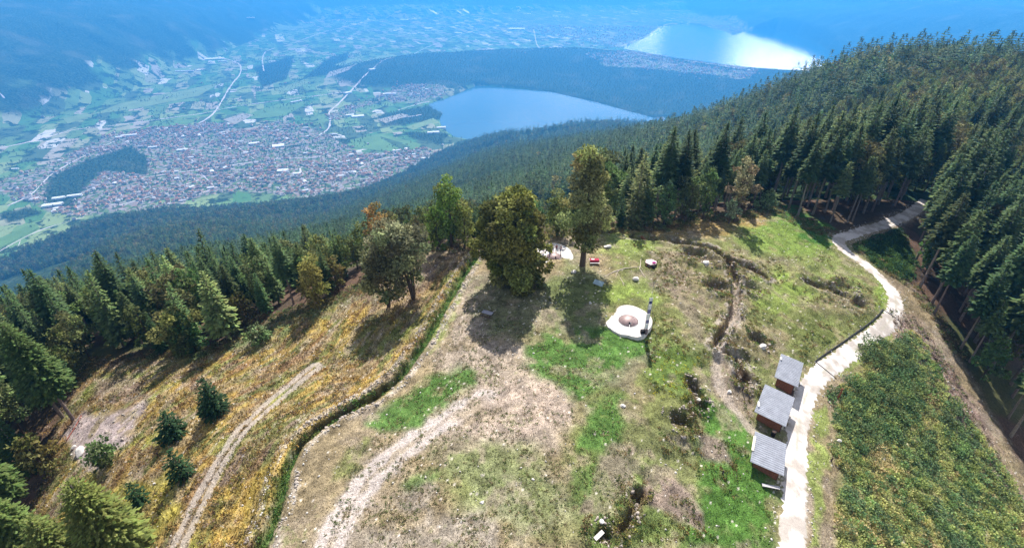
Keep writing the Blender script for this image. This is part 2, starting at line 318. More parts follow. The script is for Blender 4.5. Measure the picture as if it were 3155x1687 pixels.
def zone(poly, col, feather=25, amt=1.0, nz=None):
    global C
    w_ = sstep(-feather, feather * .6, poly_sd(wx, wy, poly)) * amt * (.35 + .65 * sstep(.30, .46, nh))
    if nz is not None: w_ = w_ * nz
    C = blend(C, col, w_)
mott = sstep(.38, .6, n2)
# broad zones
zone([(1560, 580), (2120, 600), (2260, 760), (2050, 930), (1960, 1000), (1980, 1377), (1500, 1377), (1420, 1200), (1440, 1000), (1500, 880), (1520, 760)], OLIVE, 40, .8)
zone([(1640, 600), (2000, 560), (2120, 640), (2250, 800), (2060, 930), (1900, 900), (1700, 800)], STRAW, 35, .75, sstep(.42, .55, n1))
zone([(1500, 640), (1700, 600), (1780, 800), (1650, 830)], ROSE, 30, .5, sstep(.45, .6, n1))
# left yellow slope
LEFT = [(1200, 610), (1195, 650), (1130, 745), (1055, 875), (985, 965), (860, 1040), (750, 1120), (690, 1290), (650, 1400), (-300, 1400), (-300, 900), (218, 900), (560, 860), (870, 730)]
zone(LEFT, OCHRE, 18, 1.0)
zone(LEFT, OLIVE, 18, .75, sstep(.5, .66, n3)); zone(LEFT, ROSE, 18, .8, sstep(.52, .66, fbm(X * .7, Y * 1.6, 5, 4, 140))); zone(LEFT, STRAW, 18, .8, sstep(.5, .62, fbm(X, Y * 1.5, 2.5, 3, 150))); zone(LEFT, LGREEN, 14, .45, sstep(.56, .68, fbm(X, Y, 4, 3, 155)))
dT = line_d(X, Y, TR1); al = fbm(X, Y, 30, 2, 170) * 5
for sc_, col_, th, am_, sd_ in ((2.0, (.34, .25, .075), .54, .85, 171), (1.3, (.14, .15, .055), .55, .85, 172), (1.7, (.20, .12, .07), .58, .7, 173), (.9, (.33, .27, .2), .60, .7, 174)):
    bn = fbm(dT + al, (X + Y) * .16, sc_, 3, sd_); zone(LEFT, col_, 14, am_, sstep(th, th + .1, bn))
zone([(150, 1300), (330, 1230), (460, 1180), (440, 1290), (330, 1400), (120, 1400)], (.30, .27, .06), 20, .7); zone([(560, 1240), (680, 1180), (660, 1300), (600, 1400), (520, 1400)], (.40, .28, .07), 24, .7)
zone([(560, 870), (700, 800), (900, 740), (640, 870), (440, 920)], (.14, .19, .09), 22, .7)
zone([(165, 1090), (230, 1040), (360, 1015), (350, 1060), (310, 1120), (240, 1190), (180, 1140)], (.33, .27, .265), 14, .95)
zone([(240, 950), (330, 940), (360, 990), (260, 1010)], ROSE, 15, .7); zone([(880, 750), (990, 700), (1080, 690), (1060, 760), (960, 800)], ROSE, 20, .6); zone([(1040, 640), (1180, 622), (1160, 650), (1070, 690)], ROSE, 12, .6)
# pale bare plateau
zone([(1180, 740), (1260, 700), (1230, 850), (1330, 870), (1340, 950), (1440, 980), (1430, 1060), (1380, 1120), (1240, 1130), (1130, 1090), (1050, 1090), (1140, 960), (1090, 900)], PALE, 35, .95)
zone([(1150, 980), (1400, 960), (1425, 1050), (1300, 1100), (1150, 1060)], (.40, .32, .265), 35, .75)
zone([(840, 1377), (1200, 1150), (1450, 1280), (1430, 1390)], GREY, 60, .55, sstep(.4, .55, n1)); zone([(700, 1390), (770, 1150), (900, 1060), (1000, 1100), (860, 1300), (800, 1400)], STRAW, 30, .7)
# greens
for pg, c_, f_, a_ in [([(1330, 860), (1400, 820), (1520, 830), (1620, 860), (1640, 900), (1560, 960), (1450, 1000), (1420, 960), (1330, 920)], GREEN, 22, .95),
        ([(1000, 1000), (1080, 940), (1165, 915), (1170, 960), (1120, 1010), (1060, 1070), (960, 1090), (930, 1060)], GREEN, 20, .95),
        ([(1480, 1030), (1560, 1000), (1580, 1080), (1540, 1150), (1470, 1120)], GREEN, 24, .9), ([(1430, 985), (1480, 980), (1470, 1005), (1425, 1005)], GREEN, 10, .8),
        ([(1760, 985), (1820, 1010), (1890, 1110), (1940, 1230), (1935, 1377), (1700, 1377), (1760, 1260), (1780, 1180), (1745, 1060)], (.07, .15, .03), 22, .95),
        ([(1960, 540), (2010, 550), (2100, 605), (2090, 630), (1980, 640), (1860, 600), (1890, 570)], (.11, .2, .03), 20, .95), ([(1830, 560), (1960, 570), (2110, 650), (2180, 740), (1990, 680), (1860, 630)], (.17, .22, .06), 22, .75),
        ([(1540, 590), (1700, 620), (1560, 650), (1500, 630)], LGREEN, 20, .6), ([(1640, 860), (1740, 900), (1730, 1000), (1640, 960)], (.1, .16, .035), 26, .8), ([(1500, 720), (1620, 700), (1640, 760), (1520, 760)], LGREEN, 20, .7),
        ([(1880, 680), (1960, 690), (2050, 740), (1960, 790), (1890, 760)], LGREEN, 20, .8), ([(2000, 800), (2180, 780), (2230, 800), (2120, 880), (2050, 910), (1960, 880)], OLIVE, 24, .8), ([(2200, 700), (2240, 760), (2240, 790), (2205, 770)], LGREEN, 12, .9),
        ([(1200, 720), (1280, 690), (1400, 700), (1500, 700), (1520, 800), (1400, 830), (1340, 850), (1240, 840), (1190, 790)], (.12, .14, .06), 30, .7), ([(1420, 640), (1500, 680), (1530, 800), (1430, 810), (1390, 700)], (.11, .15, .045), 24, .6),  # greenish olive turf that also deepens the tree shadow by colour
        ([(880, 1130), (930, 1110), (900, 1180), (850, 1200)], OLIVE, 16, .8), ([(1010, 1220), (1100, 1170), (1110, 1200), (1040, 1240)], GREEN, 16, .7), ([(1080, 1130), (1330, 1120), (1400, 1210), (1380, 1300), (1160, 1260)], (.15, .19, .06), 40, .7), ([(1280, 1300), (1500, 1220), (1560, 1377), (1300, 1377)], (.16, .18, .07), 40, .6), ([(1500, 1150), (1640, 1180), (1700, 1377), (1500, 1377)], (.13, .18, .05), 34, .7), ([(1450, 1180), (1580, 1150), (1600, 1290), (1460, 1260)], GREEN, 24, .55),
        ([(2040, 1060), (2080, 1020), (2100, 1100), (2110, 1377), (2030, 1377), (2050, 1200)], STRAW, 14, .9), ([(2045, 1040), (2070, 1020), (2075, 1200), (2060, 1377), (2040, 1377)], LGREEN, 8, .7), ([(2080, 900), (2250, 830), (2230, 870), (2110, 950)], LGREEN, 10, .7),
        ([(1180, 690), (1195, 650), (1220, 640), (1150, 760), (1110, 850), (1075, 880), (1100, 800)], LGREEN, 10, .6),
        ([(1480, 560), (1760, 545), (1940, 530), (1900, 575), (1780, 580), (1600, 592), (1480, 592)], OCHRE, 12, .75), ([(1790, 880), (1900, 950), (1890, 1060), (1830, 1020), (1790, 940)], ROSE, 14, .8)]:
    zone(pg, c_, f_, a_)
for pg, am in [([(1540, 1120), (1600, 1120), (1600, 1240), (1540, 1290), (1480, 1290)], .75), ([(1640, 1180), (1700, 1200), (1760, 1300), (1750, 1345), (1610, 1260)], .95), ([(1750, 1090), (1800, 1100), (1830, 1180), (1780, 1150)], .9), ([(1640, 870), (1540, 960), (1490, 930), (1600, 1000)], .5), ([(1680, 720), (1740, 780), (1760, 870), (1700, 800)], .6)]:
    zone(pg, ROSE, 12, am)
SHRUBc = sstep(-15, 15, poly_sd(wx, wy, SHRUB_S)); C = blend(C, (.24, .23, .10), SHRUBc * .9)
zone([(2240, 780), (2300, 800), (2390, 930), (2480, 1100), (2600, 1320), (2500, 1180), (2400, 1050), (2330, 920), (2260, 850)], (.3, .21, .18), 18, .95)
zone([(2100, 640), (2280, 720), (2260, 770), (2220, 690)], ROSE, 10, .5)
# trench bottoms and sides
d1 = line_d(X, Y, TR1); C = blend(C, (.07, .13, .03), sstep(1.5, .5, d1 + n2 * .6) * .9); C = blend(C, (.38, .33, .28), sstep(.7, .2, np.abs(d1 - 1.9)) * sstep(.45, .6, n2) * .7)
C = blend(C, (.05, .04, .03), sstep(1.6, .5, line_d(X, Y, TR1_DEEP) + n2 * .5) * .9)  # deep stretch coloured near black for the shade inside it
for TR in (TR2, TR3, TR4, TR5, TR6): C = blend(C, BROWN, sstep(1.6, .6, line_d(X, Y, TR) + n2 * .4) * .8)
for (c, r, dp) in PITS[:-1]: C = blend(C, (.13, .085, .055), sstep(r * 1.15, r * .7, np.hypot(X - c[0], Y - c[1] - .2 * r) + n2 * .9) * .6)  # brown soil, also darkening the pits for shade at the far wall
C = blend(C, (.05, .13, .035), sstep(1.6, .7, np.hypot(X - PITS[2][0][0] - .6, Y - PITS[2][0][1] + 1.4)) * .9)
C = blend(C, (.42, .35, .3), sstep(.9, .4, line_d(X, Y, WALLC)) * .8)
# mottling: tufts, scattered bright stones
C = C * (0.50 + 1.0 * n2[:, None]) * (.7 + .6 * n4[:, None]); C = blend(C, OLIVE, sstep(.62, .74, n4 * .5 + n1 * .5) * .6)
spk = hsh(np.floor(X / .22), np.floor(Y / .22), 7); C = blend(C, (.62, .56, .5), (spk > .992) * .8)
# gravel spill by the huts
w_ = sstep(-6, 4, poly_sd(wx * .3 + sx * .7, wy * .3 + sy * .7, [(2040, 925), (2075, 935), (2030, 1010), (2020, 1377), (1975, 1377), (1978, 1260), (1972, 1180), (1990, 1100), (1985, 1010)])); C = blend(C, (.62, .55, .52), w_ * sstep(.25, .5, n2) * .85)
TRAIL = hp([(1850, 700), (1856, 770), (1842, 820), (1812, 868), (1800, 930), (1815, 985), (1850, 1030), (1890, 1080)]); dtr = line_d(X, Y, TRAIL); C = blend(C, (.38, .32, .27), sstep(1.1, .4, dtr + .9 * (n2 - .5)) * .8)
RIM = np.minimum.reduce([line_d(X, Y, T_) for T_ in (TR2, TR3, TR4)]); C = blend(C, (.36, .31, .27), sstep(.6, .2, np.abs(RIM - 1.5)) * sstep(.48, .62, n2) * .8)
# bare ruts
dt = line_d(X, Y, TRACK); rut = sstep(1.0, .45, np.abs(dt - .95) + 1.1 * (n2 - .5)); C = blend(C, (.44, .385, .36), np.maximum(rut * .9, sstep(2.6, 1.2, dt + 1.5 * (n2 - .5)) * .4) * sstep(.22, .4, n1))
dt = line_d(X, Y, TRACK2); rut = sstep(.8, .4, np.abs(dt - .8) + .6 * (n2 - .5)); C = blend(C, (.36, .31, .27), rut * .85)
# forest floor
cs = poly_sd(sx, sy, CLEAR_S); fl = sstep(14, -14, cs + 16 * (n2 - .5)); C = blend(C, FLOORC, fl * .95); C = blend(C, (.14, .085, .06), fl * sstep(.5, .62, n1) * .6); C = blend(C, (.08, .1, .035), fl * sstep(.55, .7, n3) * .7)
zone([(1950, 525), (1990, 520), (2110, 590), (2100, 615), (2060, 615), (1990, 570)], (.06, .14, .03), 8, .95)
zone([(2150, 615), (2260, 575), (2290, 640), (2290, 700), (2200, 665)], (.07, .12, .03), 10, .9)
M_ground = mat('hill_turf', None, .95, noise=[(2.6, .28), (8, .42)], bump=(6, .8, .16), attr='Col', spec=.05)
NR = dict(x=X, y=Y, z=Z, c=C, sx=sx, sy=sy)
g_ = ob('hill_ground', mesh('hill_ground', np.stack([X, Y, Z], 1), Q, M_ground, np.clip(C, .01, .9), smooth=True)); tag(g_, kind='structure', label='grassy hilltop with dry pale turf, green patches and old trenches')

# far land
ac2 = ac[::2]; X, Y, Q = grid(r2, ac2); Z = base_h(X, Y)
near = (Y < 400); Z = Z + np.where(near, 0, 5 * (fbm(X, Y, 60, 3, 200) - .5)); Z[:len(ac2)] = detail_h(X[:len(ac2)], Y[:len(ac2)], slope_h(X[:len(ac2)], Y[:len(ac2)]))
ZLO = float(Z.min()) - 1; ZHI = max(float(Z.max()) + 12, 75.)
sx, sy = proj(X, Y, Z); onslope = sstep(-5, 25, slope_h(X, Y) - valley_h(X, Y))
wx = sx + 8 * (fbm(X, Y, 120, 3, 210) - .5); wy = sy + 5 * (fbm(X, Y, 120, 3, 211) - .5)
C = np.tile(np.array((.10, .15, .06)), (len(X), 1)); fieldw = np.ones(len(X))
wood = np.zeros(len(X)); wood = np.maximum(wood, onslope)
wood = np.maximum(wood, sstep(18, 55, -(X + 3560)) * sstep(.3, .5, fbm(X, Y, 260, 4, 220) + np.clip(-(X + 3700) / 900, -.3, .6)))
wood = np.maximum(wood, sstep(-60, 120, X - 3700)); wood = np.maximum(wood, sstep(0, 300, Y - 11800 - .25 * X))
dT = line_d(X, Y, TENNA); wood = np.maximum(wood, sstep(760, 640, dT + 250 * (fbm(X, Y, 300, 3, 230) - .5)))
WOODS_S = [[(110, 490), (135, 440), (200, 410), (330, 365), (372, 395), (370, 440), (260, 430), (215, 470), (175, 520), (125, 520)], [(640, 395), (740, 360), (860, 345), (900, 350), (850, 370), (700, 400)], [(960, 320), (1120, 300), (1125, 270), (1090, 262), (950, 290)],
           [(1010, 330), (1130, 335), (1110, 360), (1040, 350)], [(1080, 395), (1150, 360), (1300, 340), (1180, 400)], [(0, 540), (70, 520), (110, 535), (20, 560)], [(190, 560), (300, 530), (330, 545), (210, 590)], [(760, 200), (820, 150), (880, 130), (860, 180)],
           [(1010, 158), (1250, 140), (1480, 150), (1600, 178), (1760, 200), (1900, 212), (2010, 215), (2010, 262), (1720, 296), (1640, 297), (1480, 254), (1300, 222), (1190, 212), (1130, 222), (1060, 205)],
           [(890, 260), (960, 245), (960, 265), (900, 280)], [(640, 170), (740, 140), (720, 200), (660, 220)]]
for pg in WOODS_S: wood = np.maximum(wood, sstep(-3, 3, poly_sd(wx, wy, pg)))
town = np.zeros(len(X))
TOWN_S = [[(-60, 470), (110, 420), (260, 345), (420, 320), (520, 310), (640, 330), (700, 300), (820, 335), (900, 385), (1080, 375), (1120, 405), (1060, 430), (880, 480), (760, 495), (600, 480), (480, 500), (380, 525), (200, 545), (120, 530), (60, 500)],
          [(960, 235), (1020, 212), (1118, 212), (1120, 240), (1060, 258), (980, 255)], [(1480, 140), (1600, 132), (1760, 168), (1900, 180), (1880, 200), (1700, 178), (1520, 165)], [(1240, 30), (1700, 10), (1640, 90), (1560, 115), (1440, 100), (1300, 70)], [(1680, 40), (1850, 40), (1900, 75), (1850, 86), (1760, 60)], [(820, 290), (960, 240), (960, 255), (850, 300)]]
for i, pg in enumerate(TOWN_S): town = np.maximum(town, sstep(-5, 5, poly_sd(wx, wy, pg)) * (1 if i != 3 else .5))
wood = np.where(town > .5, np.where(fbm(X, Y, 90, 3, 240) > .66, wood, wood * .0 + onslope * (onslope > .6)), wood)
for pg in WOODS_S[:1]: wood = np.maximum(wood, sstep(-3, 3, poly_sd(wx, wy, pg)))
hillgreen = sstep(-4, 4, poly_sd(wx, wy, [(1180, 390), (1330, 330), (1450, 312), (1650, 303), (1640, 320), (1500, 335), (1330, 372)]))
me_ = mesh('valley_land', np.stack([X, Y, Z], 1), Q, None, None, smooth=True)
for nm, arr in (('wood', wood), ('town', town), ('hg', hillgreen)):
    at = me_.attributes.new(nm, 'FLOAT', 'POINT'); at.data.foreach_set('value', arr.astype(np.float32))
mm = bpy.data.materials.new('valley_land'); mm.use_nodes = True; t = mm.node_tree; n = t.nodes; l = t.links; p = n['Principled BSDF']; p.inputs['Roughness'].default_value = .95; p.inputs['Specular IOR Level'].default_value = .05
def nd(typ, **k):
    o = n.new(typ)
    for a, b in k.items(): setattr(o, a, b)
    return o
def ramp(inp, stops, const=False):
    r = nd('ShaderNodeValToRGB'); cr = r.color_ramp
    if const: cr.interpolation = 'CONSTANT'
    while len(cr.elements) > 1: cr.elements.remove(cr.elements[-1])
    cr.elements[0].position = stops[0][0]; cr.elements[0].color = (*stops[0][1], 1)
    for ps, c in stops[1:]: e = cr.elements.new(ps); e.color = (*c, 1)
    l.new(inp, r.inputs[0]); return r.outputs[0]
def mixc(f, a, b):
    m_ = nd('ShaderNodeMix', data_type='RGBA')
    if hasattr(f, 'links'): l.new(f, m_.inputs[0])
    else: m_.inputs[0].default_value = f
    for s_, i in ((a, 6), (b, 7)):
        if hasattr(s_, 'links'): l.new(s_, m_.inputs[i])
        else: m_.inputs[i].default_value = (*s_, 1)
    return m_.outputs[2]
tcn = nd('ShaderNodeTexCoord'); mpp = nd('ShaderNodeMapping'); mpp.inputs['Rotation'].default_value = (0, 0, radians(-24)); l.new(tcn.outputs['Object'], mpp.inputs[0])
mp2 = nd('ShaderNodeMapping'); mp2.inputs['Scale'].default_value = (1 / 90., 1 / 240., 0); l.new(mpp.outputs[0], mp2.inputs[0])
vo = nd('ShaderNodeTexVoronoi', distance='CHEBYCHEV'); vo.inputs['Scale'].default_value = 1; vo.inputs['Randomness'].default_value = .75; l.new(mp2.outputs[0], vo.inputs[0])
sp = nd('ShaderNodeSeparateColor'); l.new(vo.outputs['Color'], sp.inputs[0])
fld = ramp(sp.outputs[0], [(0, (.10, .22, .08)), (.2, (.17, .28, .11)), (.36, (.26, .34, .15)), (.5, (.10, .15, .08)), (.64, (.33, .34, .22)), (.76, (.15, .24, .10)), (.88, (.40, .36, .30)), (.96, (.62, .60, .58))], True)
nz1 = nd('ShaderNodeTexNoise'); nz1.inputs['Scale'].default_value = .012; nz1.inputs['Detail'].default_value = 8; nz1.inputs['Roughness'].default_value = .65; l.new(tcn.outputs['Object'], nz1.inputs[0])
trees = ramp(nz1.outputs['Fac'], [(.52, (0, 0, 0)), (.57, (1, 1, 1))]); fld = mixc(trees, fld, (.035, .06, .028))
nz2_ = nd('ShaderNodeTexNoise'); nz2_.inputs['Scale'].default_value = .06; nz2_.inputs['Detail'].default_value = 4; l.new(tcn.outputs['Object'], nz2_.inputs[0])
wd = ramp(nz2_.outputs['Fac'], [(.3, (.012, .028, .012)), (.5, (.035, .06, .025)), (.7, (.075, .105, .045))])
nz4 = nd('ShaderNodeTexNoise'); nz4.inputs['Scale'].default_value = .004; nz4.inputs['Detail'].default_value = 5; l.new(tcn.outputs['Object'], nz4.inputs[0])
wd = mixc(ramp(nz4.outputs['Fac'], [(.55, (0, 0, 0)), (.7, (.6, .6, .6))]), wd, (.12, .13, .08))
vt = nd('ShaderNodeTexVoronoi'); vt.inputs['Scale'].default_value = 1 / 16.; l.new(tcn.outputs['Object'], vt.inputs[0]); s2 = nd('ShaderNodeSeparateColor'); l.new(vt.outputs['Color'], s2.inputs[0])
tw = ramp(s2.outputs[0], [(0, (.07, .11, .05)), (.22, (.26, .24, .23)), (.42, (.13, .20, .08)), (.66, (.38, .34, .33)), (.82, (.30, .20, .17))], True)
def att(nm): a = nd('ShaderNodeAttribute'); a.attribute_name = nm; return a.outputs['Fac']
c0 = mixc(att('town'), fld, tw); c0 = mixc(att('wood'), c0, wd)
hg_ = mixc(trees, (.1, .15, .05), (.05, .085, .03)); c0 = mixc(att('hg'), c0, hg_); l.new(c0, p.inputs['Base Color'])
bmp = nd('ShaderNodeBump'); bmp.inputs['Strength'].default_value = 1; bmp.inputs['Distance'].default_value = 9; mw = nd('ShaderNodeMath', operation='MULTIPLY'); l.new(nz2_.outputs['Fac'], mw.inputs[0]); l.new(att('wood'), mw.inputs[1]); l.new(mw.outputs[0], bmp.inputs['Height']); l.new(bmp.outputs[0], p.inputs['Normal'])
me_.materials.clear(); me_.materials.append(mm)
tag(ob('valley_land', me_), kind='structure', label='wide valley floor of fields and woods with the mountain sides around it')
# lakes
mwt = bpy.data.materials.new('lake_water'); mwt.use_nodes = True; t = mwt.node_tree; n = t.nodes; l = t.links; p = n['Principled BSDF']
p.inputs['Base Color'].default_value = (.03, .13, .20, 1); p.inputs['Roughness'].default_value = .12; p.inputs['IOR'].default_value = 1.5; p.inputs['Specular IOR Level'].default_value = .8
tcn = nd('ShaderNodeTexCoord'); q = nd('ShaderNodeTexNoise'); q.inputs['Scale'].default_value = .05; q.inputs['Detail'].default_value = 5; l.new(tcn.outputs['Object'], q.inputs[0]); b = nd('ShaderNodeBump'); b.inputs['Strength'].default_value = .12; b.inputs['Distance'].default_value = 1.; l.new(q.outputs['Fac'], b.inputs['Height']); l.new(b.outputs[0], p.inputs['Normal'])
for nm, LK, lb in (('lake_water', LAKE1, 'blue lake below the wooded ridge, nearer of the two lakes'), ('lake_water', LAKE2, 'bright white and blue lake beyond the wooded ridge')):
    cx = sum(a for a, _ in LK) / len(LK); cy = sum(b for _, b in LK) / len(LK); bm = bmesh.new()
    vs = [bm.verts.new((cx + (a - cx) * 1.06, cy + (b - cy) * 1.06, ZL)) for a, b in LK]; bm.faces.new(vs); bmesh.ops.triangulate(bm, faces=bm.faces[:]); bmesh.ops.recalc_face_normals(bm, faces=bm.faces[:])
    me2 = bpy.data.meshes.new(nm); bm.to_mesh(me2); bm.free(); me2.materials.append(mwt); tag(ob(nm, me2), lb, kind='structure')
    if me2.polygons[0].normal.z < 0: me2.flip_normals()

def gz(x, y):                               # near ground height incl. details
    x = np.atleast_1d(np.asarray(x, float)); y = np.atleast_1d(np.asarray(y, float)); return detail_h(x, y, slope_h(x, y))
def G(sx, sy):                              # ground point under a sight line, on the detailed hill
    x, y, _ = hit(sx, sy); return float(x[0]), float(y[0]), float(gz(x, y)[0])
exec_order = 'structures done'
#@@PART2
# ------------------------------------------------------------------ gravel road, drains
def resample(pts, step):
    P = np.array(pts); out = [P[0]]
    # Catmull-Rom
    Q_ = np.vstack([2 * P[0] - P[1], P, 2 * P[-1] - P[-2]])
    for i in range(1, len(Q_) - 2):
        p0, p1, p2, p3 = Q_[i - 1:i + 3]; n = max(2, int(np.hypot(*(p2 - p1)) / step))
        for k in range(1, n + 1):
            t = k / n; out.append(.5 * ((2 * p1) + (-p0 + p2) * t + (2 * p0 - 5 * p1 + 4 * p2 - p3) * t * t + (-p0 + 3 * p1 - 3 * p2 + p3) * t ** 3))
    return np.array(out)
def ribbon(name, pts, width, zf, m, lift, step=.35, nc=9, rag=0, cols=None):
    P = resample(pts, step); T = np.gradient(P, axis=0); T /= np.linalg.norm(T, axis=1)[:, None] + 1e-9; Nn = np.stack([-T[:, 1], T[:, 0]], 1); n = len(P)
    u = np.linspace(-1, 1, nc); wl = width / 2 * (1 + rag * (rng.random(n) - .5)); wr = width / 2 * (1 + rag * (rng.random(n) - .5))
    off = np.where(u[None] < 0, u[None] * wl[:, None], u[None] * wr[:, None]); XY = P[:, None] + Nn[:, None] * off[..., None]
    x = XY[..., 0].ravel(); y = XY[..., 1].ravel(); z = zf(x, y) + lift - np.tile((np.abs(u) > .99) * lift * 1.6, n)
    i = np.arange((n - 1) * (nc - 1)); r = i // (nc - 1); c = i % (nc - 1); q = r * nc + c
    cc = None
    if cols is not None: cc = cols(x, y, np.tile(u, n))
    return mesh(name, np.stack([x, y, z], 1), np.stack([q, q + nc, q + nc + 1, q + 1], 1), m, cc, smooth=True)
M_road = mat('gravel_road', None, .95, noise=[(2.2, .10), (9, .16)], bump=(14, .4, .05), attr='Col', spec=.05)
def roadcol(x, y, u):
    a = fbm(x, y, 1.6, 4, 300); b = fbm(x * 1, y, 5, 3, 310); c = np.tile(np.array((.64, .59, .56)), (len(x), 1))
    c = blend(c, (.40, .35, .31), sstep(.45, .62, a) * .85); c = blend(c, (.4, .37, .3), np.exp(-(u / .16) ** 2) * sstep(.45, .6, b) * .8); return blend(c, (.3, .28, .18), sstep(.82, 1, np.abs(u)) * sstep(.35, .6, a) * .9)
tag(ob('road', ribbon('road', ROAD, 3.05, lambda x, y: gz(x, y), M_road, .05, rag=.42, nc=13, cols=roadcol)), 'white gravel road winding past the huts', kind='structure')
RS = resample(ROAD, .5)
M_dark = mat('dark_rubber', (.03, .03, .035), .7); M_conc = mat('pale_concrete', (.62, .58, .55), .85, noise=[(1.1, .06), (7, .06)], bump=(6, .25, .03))
def rs_near(sx, sy):
    x, y, _ = G(sx, sy); i = int(np.argmin(np.hypot(RS[:, 0] - x, RS[:, 1] - y))); return i
for a, b, lb in ((2252, 801, 'thin dark drain across the gravel road at the outer bend'), (2085, 936, 'thin dark drain across the gravel road above the huts')):
    i = rs_near(a, b); p = RS[i]; t = RS[i + 1] - RS[i - 1]; t /= np.hypot(*t); nn = (-t[1], t[0]); pts = [(p[0] + nn[0] * s, p[1] + nn[1] * s) for s in (-1.85, -.9, 0, .9, 1.85)]
    tag(MB().tube([(q[0], q[1], gz(*q)[0] + .10) for q in pts], .05).build('drain_channel', M_dark), lb, 'drain')
i0, i1 = sorted((rs_near(2252, 801), rs_near(2085, 936))); sgn = 1
seg = RS[i0:i1 + 1]; tt = np.gradient(seg, axis=0); tt /= np.hypot(tt[:, 0], tt[:, 1])[:, None]; nn = np.stack([-tt[:, 1], tt[:, 0]], 1)
edge = seg + nn * 1.85; edge2 = seg - nn * 1.85; e = edge if edge[:, 0].mean() < edge2[:, 0].mean() else edge2
tag(MB().tube([(q[0], q[1], gz(*q)[0] + .12) for q in e[::2]], .12, 5).build('edge_border', M_dark), 'black border strip along the inner edge of the gravel road above the huts', 'border')

# ------------------------------------------------------------------ trees
LEAF = None
def orient(n, d, up=None):                  # orthonormal frames along d
    r = rng.normal(size=(n, 3)); s = np.cross(d, r); s /= np.linalg.norm(s, axis=1)[:, None] + 1e-9; return s
def kites(P, D, Lg, Wd, side=None, bend=0.):
    n = len(P); D = D / (np.linalg.norm(D, axis=1)[:, None] + 1e-9); s = orient(n, D) if side is None else side
    s = s / (np.linalg.norm(s, axis=1)[:, None] + 1e-9); Lg = np.broadcast_to(Lg, (n,))[:, None]; Wd = np.broadcast_to(Wd, (n,))[:, None]
    mid = P + D * Lg * .45; nv = np.cross(D, s)
    V = np.stack([P, mid + s * Wd / 2 - nv * bend * Wd, P + D * Lg, mid - s * Wd / 2 - nv * bend * Wd], 1).reshape(-1, 3); b = np.arange(n) * 4
    return V, np.concatenate([np.stack([b, b + 1, b + 2], 1), np.stack([b, b + 2, b + 3], 1)])
def crown_mesh(name, V, Fc, m, base, var, n):
    c = np.array(base)[None] * (1 + var * (rng.random((n, 1)) - .5) * 2) * (1 + .18 * (rng.random((n, 3)) - .5)); return mesh(name, V, Fc, m, np.repeat(c, 4, 0))
def spruce_crown(name, H, R, z0, m, base=(.05, .085, .035), dens=1., tops=.85, ls=1., prof=None, droop=.25):
    P = []; D = []; Lg = []; Wd = []; Sd = []
    nl = int(H * 1.9 * dens ** .5); zs = np.linspace(z0 * H, H * .985, nl)
    for z in zs:
        t = (z - z0 * H) / (H * (1 - z0)); rr = (R * (1 - t) ** tops * (.78 + .22 * min(1, t * 6)) if prof is None else R * prof(t)) + .12
        nb = max(4, int((4 + rr * 3.2) * dens ** .5)); ph0 = random.random() * 6.3
        for k in range(nb):
            ph = ph0 + 2 * pi * k / nb + random.uniform(-.25, .25); rb = rr * random.uniform(.62, 1.15); zz = z + random.uniform(-.25, .25)
            ns = max(1, int(rb / .62 * dens ** .5)); lift = .35 * t - droop * (1 - t)
            for j in range(ns + 1):
                f = .18 + .82 * j / max(1, ns); r_ = rb * f * .82; P.append((cos(ph) * r_, sin(ph) * r_, zz + lift * r_ - .05 * r_ * f))
                a2 = ph + random.uniform(-.75, .75) * (1 if j < ns else .3); D.append((cos(a2), sin(a2), lift - .18 + random.uniform(-.3, .2))); l_ = ls * (rb * .30 + .42) * random.uniform(.7, 1.3) / dens ** .25; Lg.append(l_); Wd.append(l_ * random.uniform(.5, .85))
                Sd.append((-sin(a2), cos(a2), random.uniform(-.5, .5)))
    
    for q_ in ((1, 0, 0), (0, 1, 0)): P.append((0, 0, H * .88)); D.append((0, 0, 1)); Lg.append(H * .13); Wd.append(.55); Sd.append(q_)
    V, Fc = kites(np.array(P), np.array(D), np.array(Lg), np.array(Wd), np.array(Sd), .25); return crown_mesh(name, V, Fc, m, base, .45, len(P))
def leafy_crown(name, lobes, m, base, per=500, leaf=.42, var=.5, hollow=.55):
    Ps = []; Ds = []; Cs = []
    for (c, r) in lobes:
        n = int(per * np.mean(r) ** 2 / 2.2); d = rng.normal(size=(n, 3)); d /= np.linalg.norm(d, axis=1)[:, None]; rad = hollow + (1 - hollow) * rng.random(n) ** .6
        g = fbm(d[:, 0] * 2.2 + c[0] * 3, d[:, 1] * 2.2 + d[:, 2] * 3.1 + c[1], .9, 3, 400); keep = g > .45; d = d[keep]; rad = rad[keep] * (.82 + .4 * g[keep])
        Ps.append(np.array(c) + d * rad[:, None] * np.array(r)); Ds.append(d * .6 + rng.normal(size=d.shape) * .7 + np.array([0, 0, -.25])); Cs.append(np.repeat((np.array(base) * rng.uniform(.62, 1.45) * (1 + .22 * (rng.random(3) - .5)))[None], len(d), 0))
    P = np.concatenate(Ps); D = np.concatenate(Ds); l_ = leaf * (.6 + .9 * rng.random(len(P))); V, Fc = kites(P, D, l_, l_ * .8, None, .2)
    cc = np.concatenate(Cs) * (1 + var * 2 * (rng.random((len(P), 1)) - .5)); return mesh(name, V, Fc, m, np.repeat(cc, 4, 0))
